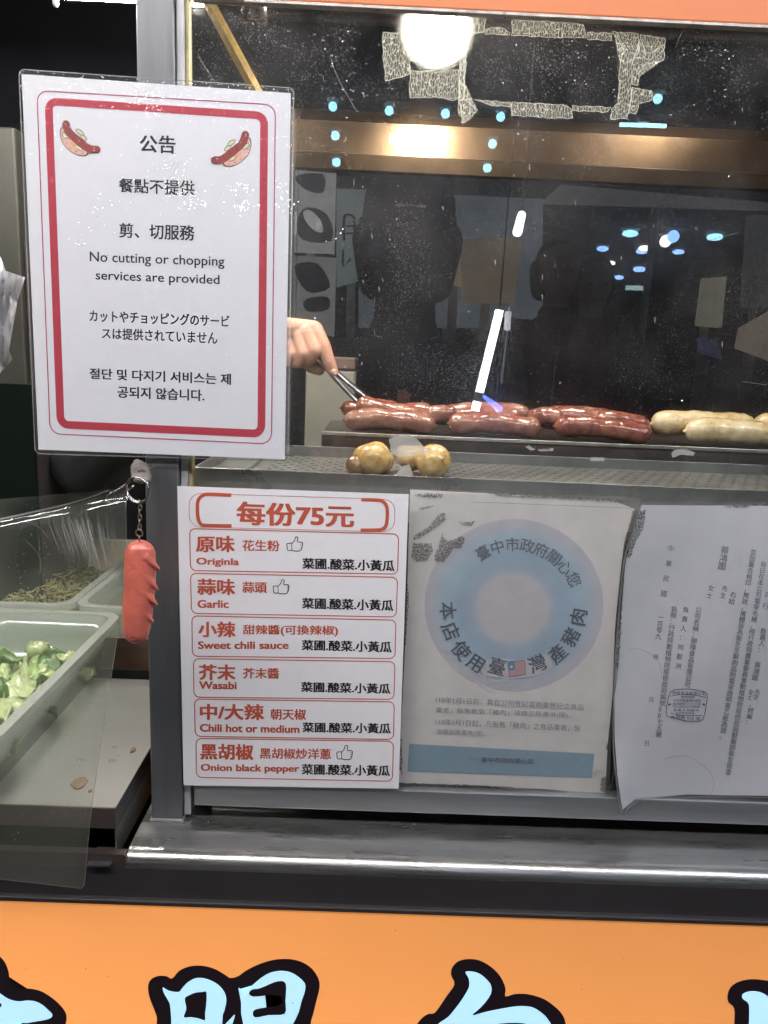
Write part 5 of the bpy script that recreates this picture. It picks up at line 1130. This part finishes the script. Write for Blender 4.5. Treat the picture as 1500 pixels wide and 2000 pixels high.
letter(S6, [(612, 920), (608, 880), (585, 820), (578, 775), (590, 745), (620, 732), (650, 733), (672, 742), (700, 712), (740, 695), (790, 692), (840, 705), (880, 728), (900, 740), (930, 733), (960, 712), (1010, 687), (1070, 669), (1130, 666), (1180, 678), (1220, 705), (1245, 745), (1248, 780), (1236, 830), (1224, 880), (1215, 930), (1250, 1020), (1230, 1300), (600, 1300), (596, 1100)],
       [[(636, 777), (660, 790), (697, 795), (712, 780), (735, 756), (770, 740), (810, 745), (850, 765), (876, 795), (884, 830), (876, 870), (868, 920), (868, 1240), (800, 1250), (795, 1120), (720, 1120), (690, 1250), (640, 1250), (668, 1000), (666, 860), (655, 825), (641, 800)],
        [(918, 884), (900, 900), (876, 928), (900, 935)],
        [(933, 778), (960, 798), (985, 770), (1020, 740), (1050, 722), (1080, 714), (1112, 713), (1150, 725), (1190, 760), (1190, 795), (1178, 830), (1168, 870), (1155, 900), (1140, 940), (1160, 1000), (1180, 1180), (960, 1180), (900, 1020), (950, 950), (942, 880), (942, 840), (935, 800)]],
       [[(722, 820), (745, 805), (765, 797), (790, 795), (806, 795), (806, 840), (801, 880), (800, 905), (775, 898), (745, 893), (718, 893), (728, 860)],
        [(972, 800), (985, 785), (1010, 782), (1040, 770), (1070, 757), (1095, 752), (1113, 757), (1118, 780), (1115, 830), (1112, 880), (1050, 885), (995, 894), (992, 866), (1040, 855), (1080, 850), (1098, 842), (1102, 825), (1090, 809), (1050, 808), (1010, 812), (985, 812)],
        [(940, 1000), (1000, 960), (1100, 955), (1110, 985), (1000, 1000), (950, 1040)]])
letter(S7, [(125, 930), (150, 895), (175, 880), (195, 878), (215, 855), (245, 810), (275, 765), (262, 730), (266, 700), (290, 675), (330, 666), (375, 672), (420, 698), (455, 735), (475, 780), (474, 812), (510, 803), (560, 803), (620, 820), (665, 850), (698, 885), (712, 930), (730, 1050), (700, 1250), (500, 1320), (200, 1300), (120, 1150), (110, 1000)],
       [[(318, 718), (335, 714), (370, 722), (400, 745), (418, 770), (418, 800), (400, 830), (375, 858), (345, 886), (400, 872), (470, 858), (530, 850), (580, 855), (620, 880), (642, 905), (656, 940), (660, 1080), (600, 1200), (450, 1240), (250, 1200), (190, 1100), (240, 1000), (180, 980), (210, 922), (250, 893), (290, 845), (320, 800), (333, 770), (330, 740)]],
       [[(380, 935), (430, 922), (480, 916), (530, 916), (560, 925), (575, 980), (540, 1060), (420, 1080), (330, 1060), (330, 980)]])
letter(S7, [(1368, 930), (1368, 860), (1345, 835), (1342, 805), (1355, 775), (1385, 755), (1430, 745), (1480, 748), (1530, 760), (1570, 800), (1580, 860), (1575, 1250), (1400, 1280), (1365, 1100)],
       [[(1400, 805), (1420, 794), (1450, 792), (1480, 800), (1505, 818), (1520, 850), (1525, 1200), (1440, 1210), (1425, 1000), (1427, 870), (1422, 838), (1402, 822)]])
letter(S5, [(-700, 250), (-420, 260), (-330, 0), (-250, -90), (-120, -80), (0, 30), (40, 80), (65, 150), (74, 238), (125, 272), (200, 265), (290, 280), (370, 325), (440, 385), (480, 440), (488, 480), (478, 530), (440, 580), (200, 620), (500, 900), (300, 1100), (-500, 1100), (-750, 600)],
       [[(-640, 380), (-320, 340), (-260, 60), (-180, 0), (-60, 120), (-50, 260), (0, 300), (50, 335), (100, 354), (150, 359), (200, 353), (260, 360), (310, 385), (350, 420), (380, 450), (378, 475), (340, 493), (280, 504), (200, 518), (100, 540), (300, 800), (150, 950), (-120, 700), (-400, 980), (-550, 850), (-300, 560), (-600, 480)]],
       [[(-6, 368), (8, 376), (12, 390), (4, 402), (-10, 404), (-18, 386)]])
rnd3 = random.Random(8); V, Fc = [], []
for k in range(46):
    px, py = rnd3.uniform(5, 1495), rnd3.uniform(1800, 1990); r_ = rnd3.choice([.5, .6, .8, 1.2])
    v_, f_ = ell(px, py, r_, r_*rnd3.uniform(.6, 1.3), 6); k0 = len(V); V += [PY(a, b, Ys-.0007) for a, b in v_]; Fc += [tuple(i+k0 for i in g) for g in f_]
tag(mo('dirt_specks', V, Fc, mat('dirt_dot', (.09, .04, .02), .8), t), kind='stuff')

# ================================================================== KEY CHARM, HOOK, PIN, CLEAR SHEET
Yk = -.085
a = PY(275, 925, -.02)
t = thing('hook', 'small grey adhesive hook on the post under the notice', 'hook', tuple(a))
KM = mat('hook_grey', (.22, .20, .18), .45, .6, var=.4, vscale=120, bump=.5, bscale=400)
kz = lambda x, y, Y=Yk+.03: PY(x, y, Y)
mo('tab', *caps(kz(273, 912, -.045), .0075, kz(277, 932, -.062), .0085, 12, .5), KM, t, smooth=True)
mo('arm', *sweep([kz(268, 905, -.016), kz(270, 906, -.040), kz(276, 925, -.062)], .004, 8), KM, t)
mo('wire', *sweep([kz(283, 912, -.03), kz(296, 914, -.03), kz(302, 909, -.03)], .0007, 6), mat('brass_wire', (.5, .42, .2), .3, .9), t)
CH = mat('tarnished_chain', (.30, .25, .19), .3, .9, var=.4, vscale=300); RG = mat('ring_steel', (.38, .35, .36), .25, .9, var=.2, vscale=200)
t = thing('key_charm', 'pink octopus-cut sausage key charm hanging from a steel ring', 'key charm', tuple(PY(262, 1262, Yk)))
ks = (D+Yk)/F
c = PY(274, 954, Yk+.018); c2 = Vector((c.x, Yk+.01, c.z))
mo('split_ring', *merge(torus(c2, (.25, 1, .05), 26.0*ks, .0009, 40), torus(c2+Vector((0, .0018, .0003)), (.25, 1, .07), 25.7*ks, .0009, 40)), RG, t, smooth=True)
y0, y1 = 979, 1036; nl = 6
for k in range(nl):
    py = y0+(y1-y0)*(k+.3)/nl; px = 273+(272-273)*k/nl+(.6 if k % 2 else -.6)
    p = PY(px, py, Yk); mo('chain_link', *torus(p, ((.9, .35, 0), (.25, 1, 0))[k % 2], 5.8*ks, .00062, 14, 6, .62), CH, t, smooth=True)
mo('chain_ring', *torus(PY(272, 1041, Yk), (.2, 1, .1), 7.2*ks, .0007, 18, 6), CH, t, smooth=True)
mo('eyelet', *torus(PY(272, 1053, Yk-.004), (1, .2, 0), 3.8*ks, .0006, 12, 6), CH, t, smooth=True)
def cen(py): return 275-2*math.sin((py-1050)/210*math.pi)+(0 if py < 1150 else -(py-1150)*.10)
shp = []; ys = [1083, 1112, 1140, 1168, 1196, 1222, 1232]; rs = [30.5, 32, 32, 31, 31, 28.5, 27]
for (a0, r0), (a1, r1) in zip(zip(ys, rs), zip(ys[1:], rs[1:])): shp.append(caps(PY(cen(a0), a0, Yk), r0*ks, PY(cen(a1), a1, Yk), r1*ks, 22, .78))
# cut flaps down the right side and a few on the left
for tx, ty, bx_, by_ in [(313, 1113, 293, 1090), (310, 1153, 292, 1126), (309, 1183, 290, 1158), (301, 1216, 284, 1190)]:
    for dy_ in (-.0045, -.002, .0005, .003): shp.append(caps(PY(bx_-9, by_-2, Yk+dy_), .0050, PY(tx-2, ty-2, Yk+dy_*.8), .0009, 10))
for tx, ty, bx_, by_ in [(238, 1196, 250, 1176), (238, 1222, 252, 1200)]:
    for dy_ in (-.004, -.002, .001): shp.append(caps(PY(bx_+5, by_, Yk+dy_), .005, PY(tx+3, ty-2, Yk+dy_), .0009, 10))
CHM = mat('pink_rubber', (.60, .145, .105), .38, var=.22, vscale=50, bump=.35, bscale=240, sss=.1, coat=.25, dirt=((.44, .10, .07), .55), dscale=70)
o = fused('charm', shp, .00075, CHM, t, 2)
mo('scratch', *sweep([PY(256, 1246, Yk-.0098), PY(260, 1243, Yk-.0105), PY(264, 1247, Yk-.0105), PY(268, 1245, Yk-.0105)], .0004, 5), INK, o)
# safety pin
t = thing('safety_pin', 'open wire safety pin joining the clear sheet to the hook', 'safety pin', tuple(PY(215, 982, Yk+.01)))
P = [(262, 948), (240, 966), (225, 980), (213, 984), (207, 977), (212, 966), (228, 958), (248, 945), (262, 933)]
mo('wire', *sweep([PY(x, y, Yk+.012) for x, y in catmull(P, 4, False)], .0008, 8), RG, t, smooth=True)
mo('clasp', *caps(PY(208, 978, Yk+.012), .0018, PY(214, 983, Yk+.012), .0014, 10), RG, t, smooth=True)
# hanging clear plastic sheet
SH = Sheet(0, 0, 1, lambda X, Y: -.078-.016*min(1, max(0, (Y-960)/700))+.0035*math.sin(X*.035+Y*.004)+.006*math.exp(-((Y-(1012-.20*X))/14)**2))
t = thing('clear_sheet', 'scratched clear plastic sheet hanging in front of the food bins', 'plastic sheet', tuple(SH.at(80, 1725)))
CSH = clear('clear_sheet_film', (.94, .95, .94), gloss=.05, rough=.10, milky=.10, mcol=(.70, .73, .64), smear=.06, bump=.25, bscale=22, haze=.10)
top = [(-190, 992), (0, 975), (110, 966), (205, 957), (236, 955), (250, 958)]
right = [(250, 958), (246, 985), (247, 1080), (236, 1200), (222, 1290), (205, 1400), (190, 1500), (176, 1600), (165, 1728)]
bot = [(-190, 1700), (0, 1717), (80, 1726), (158, 1735), (165, 1728)]
o = SH.pr('film', coons(top, right, bot, [(-190, 992), (-190, 1700)], 70, 110), CSH, t, 0)
for p in o.data.polygons: p.use_smooth = True
rg = random.Random(12); sc_l = []
for k in range(150):
    x0_ = rg.gauss(150, 32); y0_ = rg.uniform(985, 1010)+abs(x0_-150)*.1; L_ = rg.uniform(20, 95); sl = .35+.0025*(200-x0_)*rg.uniform(.6, 1.2)-.15
    sc_l.append(stroke([(x0_, y0_+rg.uniform(0, 30)), (x0_+L_*sl*.45, y0_+L_*.55+15), (x0_+L_*sl, y0_+L_+20)], [.3, rg.uniform(.5, 1.0), .3], smooth=2))
for k in range(60):
    x0_, y0_ = rg.uniform(0, 225), rg.uniform(990, 1450); a_ = rg.uniform(0, 3.14); L_ = rg.uniform(4, 22)
    sc_l.append(stroke([(x0_, y0_), (x0_+L_*math.cos(a_), y0_+L_*math.sin(a_))], rg.uniform(.4, .9)))
for pts in ([(42, 1022), (60, 1020), (80, 1034), (95, 1052)], [(50, 1056), (70, 1075), (80, 1095)], [(75, 1050), (80, 1110), (72, 1120)], [(6, 1300), (18, 1330), (44, 1370)], [(0, 1310), (30, 1350)]):
    sc_l.append(stroke(pts, 1.2, smooth=4))
V_, F_ = merge2(*sc_l); F_ = [f for f in F_ if all(V_[i][0] < 238 for i in f)]
tag(mo('scratches', [SH.at(a, b, .0006) for a, b in V_], F_, clear('scratch_mat', gloss=0, milky=.26, mcol=(.75, .75, .70), trans=.4), t), kind='stuff')
V, Fc = [], []
for k in range(240):
    x0_, y0_ = rg.uniform(0, 232), rg.uniform(975, 1640); 
    if x0_ > 250-(y0_-960)*.11: continue
    v_, f_ = ell(x0_, y0_, rg.uniform(.35, 1.0), rg.uniform(.35, 1.0), 6); j = len(V); V += [SH.at(a, b, .0007) for a, b in v_]; Fc += [tuple(i+j for i in f_[0])]
tag(mo('sheet_specks', V, Fc, dust_mat('sheet_dust', (.35, .34, .30), .3, .3, .3), t), kind='stuff')
SH.pr('film_edge', stroke(right+bot[::-1], 1.3), clear('film_edge_mat', gloss=.3, rough=.2, milky=.35, mcol=(.7, .75, .7)), t, .0003)
SH.pr('crease', stroke([(0, 1014), (60, 1001), (130, 985), (180, 970), (212, 957)], [3.2, 3, 2.6, 2.4, 1.5], smooth=4), clear('crease_mat', gloss=.35, rough=.22, milky=.55, mcol=(.85, .85, .82)), t, .0006)

# ------------------------------------------------------------------ bulbs inside the hood
BULB = mat('lit_warm_bulb', (1, 1, 1), .4, emit=(1.0, .90, .74), estr=290)
for (px, py, Yb), lab in [((850, 72, .20), 'glaring round bulb behind the torn tape, upper centre'), ((1450, -60, .22), 'round bulb above the right end of the hood, just out of frame')]:
    p = PY(px, py, Yb); t = thing('bulb', lab, 'bulb', tuple(p), 'bulbs under the hood')
    mo('globe', *caps(p+Vector((0, 0, -.001)), .0265, p+Vector((0, 0, .001)), .0265, 28), BULB, t, smooth=True)
    mo('base', *sweep([p+Vector((0, 0, .030)), p+Vector((0, 0, .075))], .014, 18), HOUS, t, smooth=True)
    mo('cable', *sweep([p+Vector((0, 0, .075)), Vector((p.x, p.y, 2.2))], .003, 8), BLACK, t)
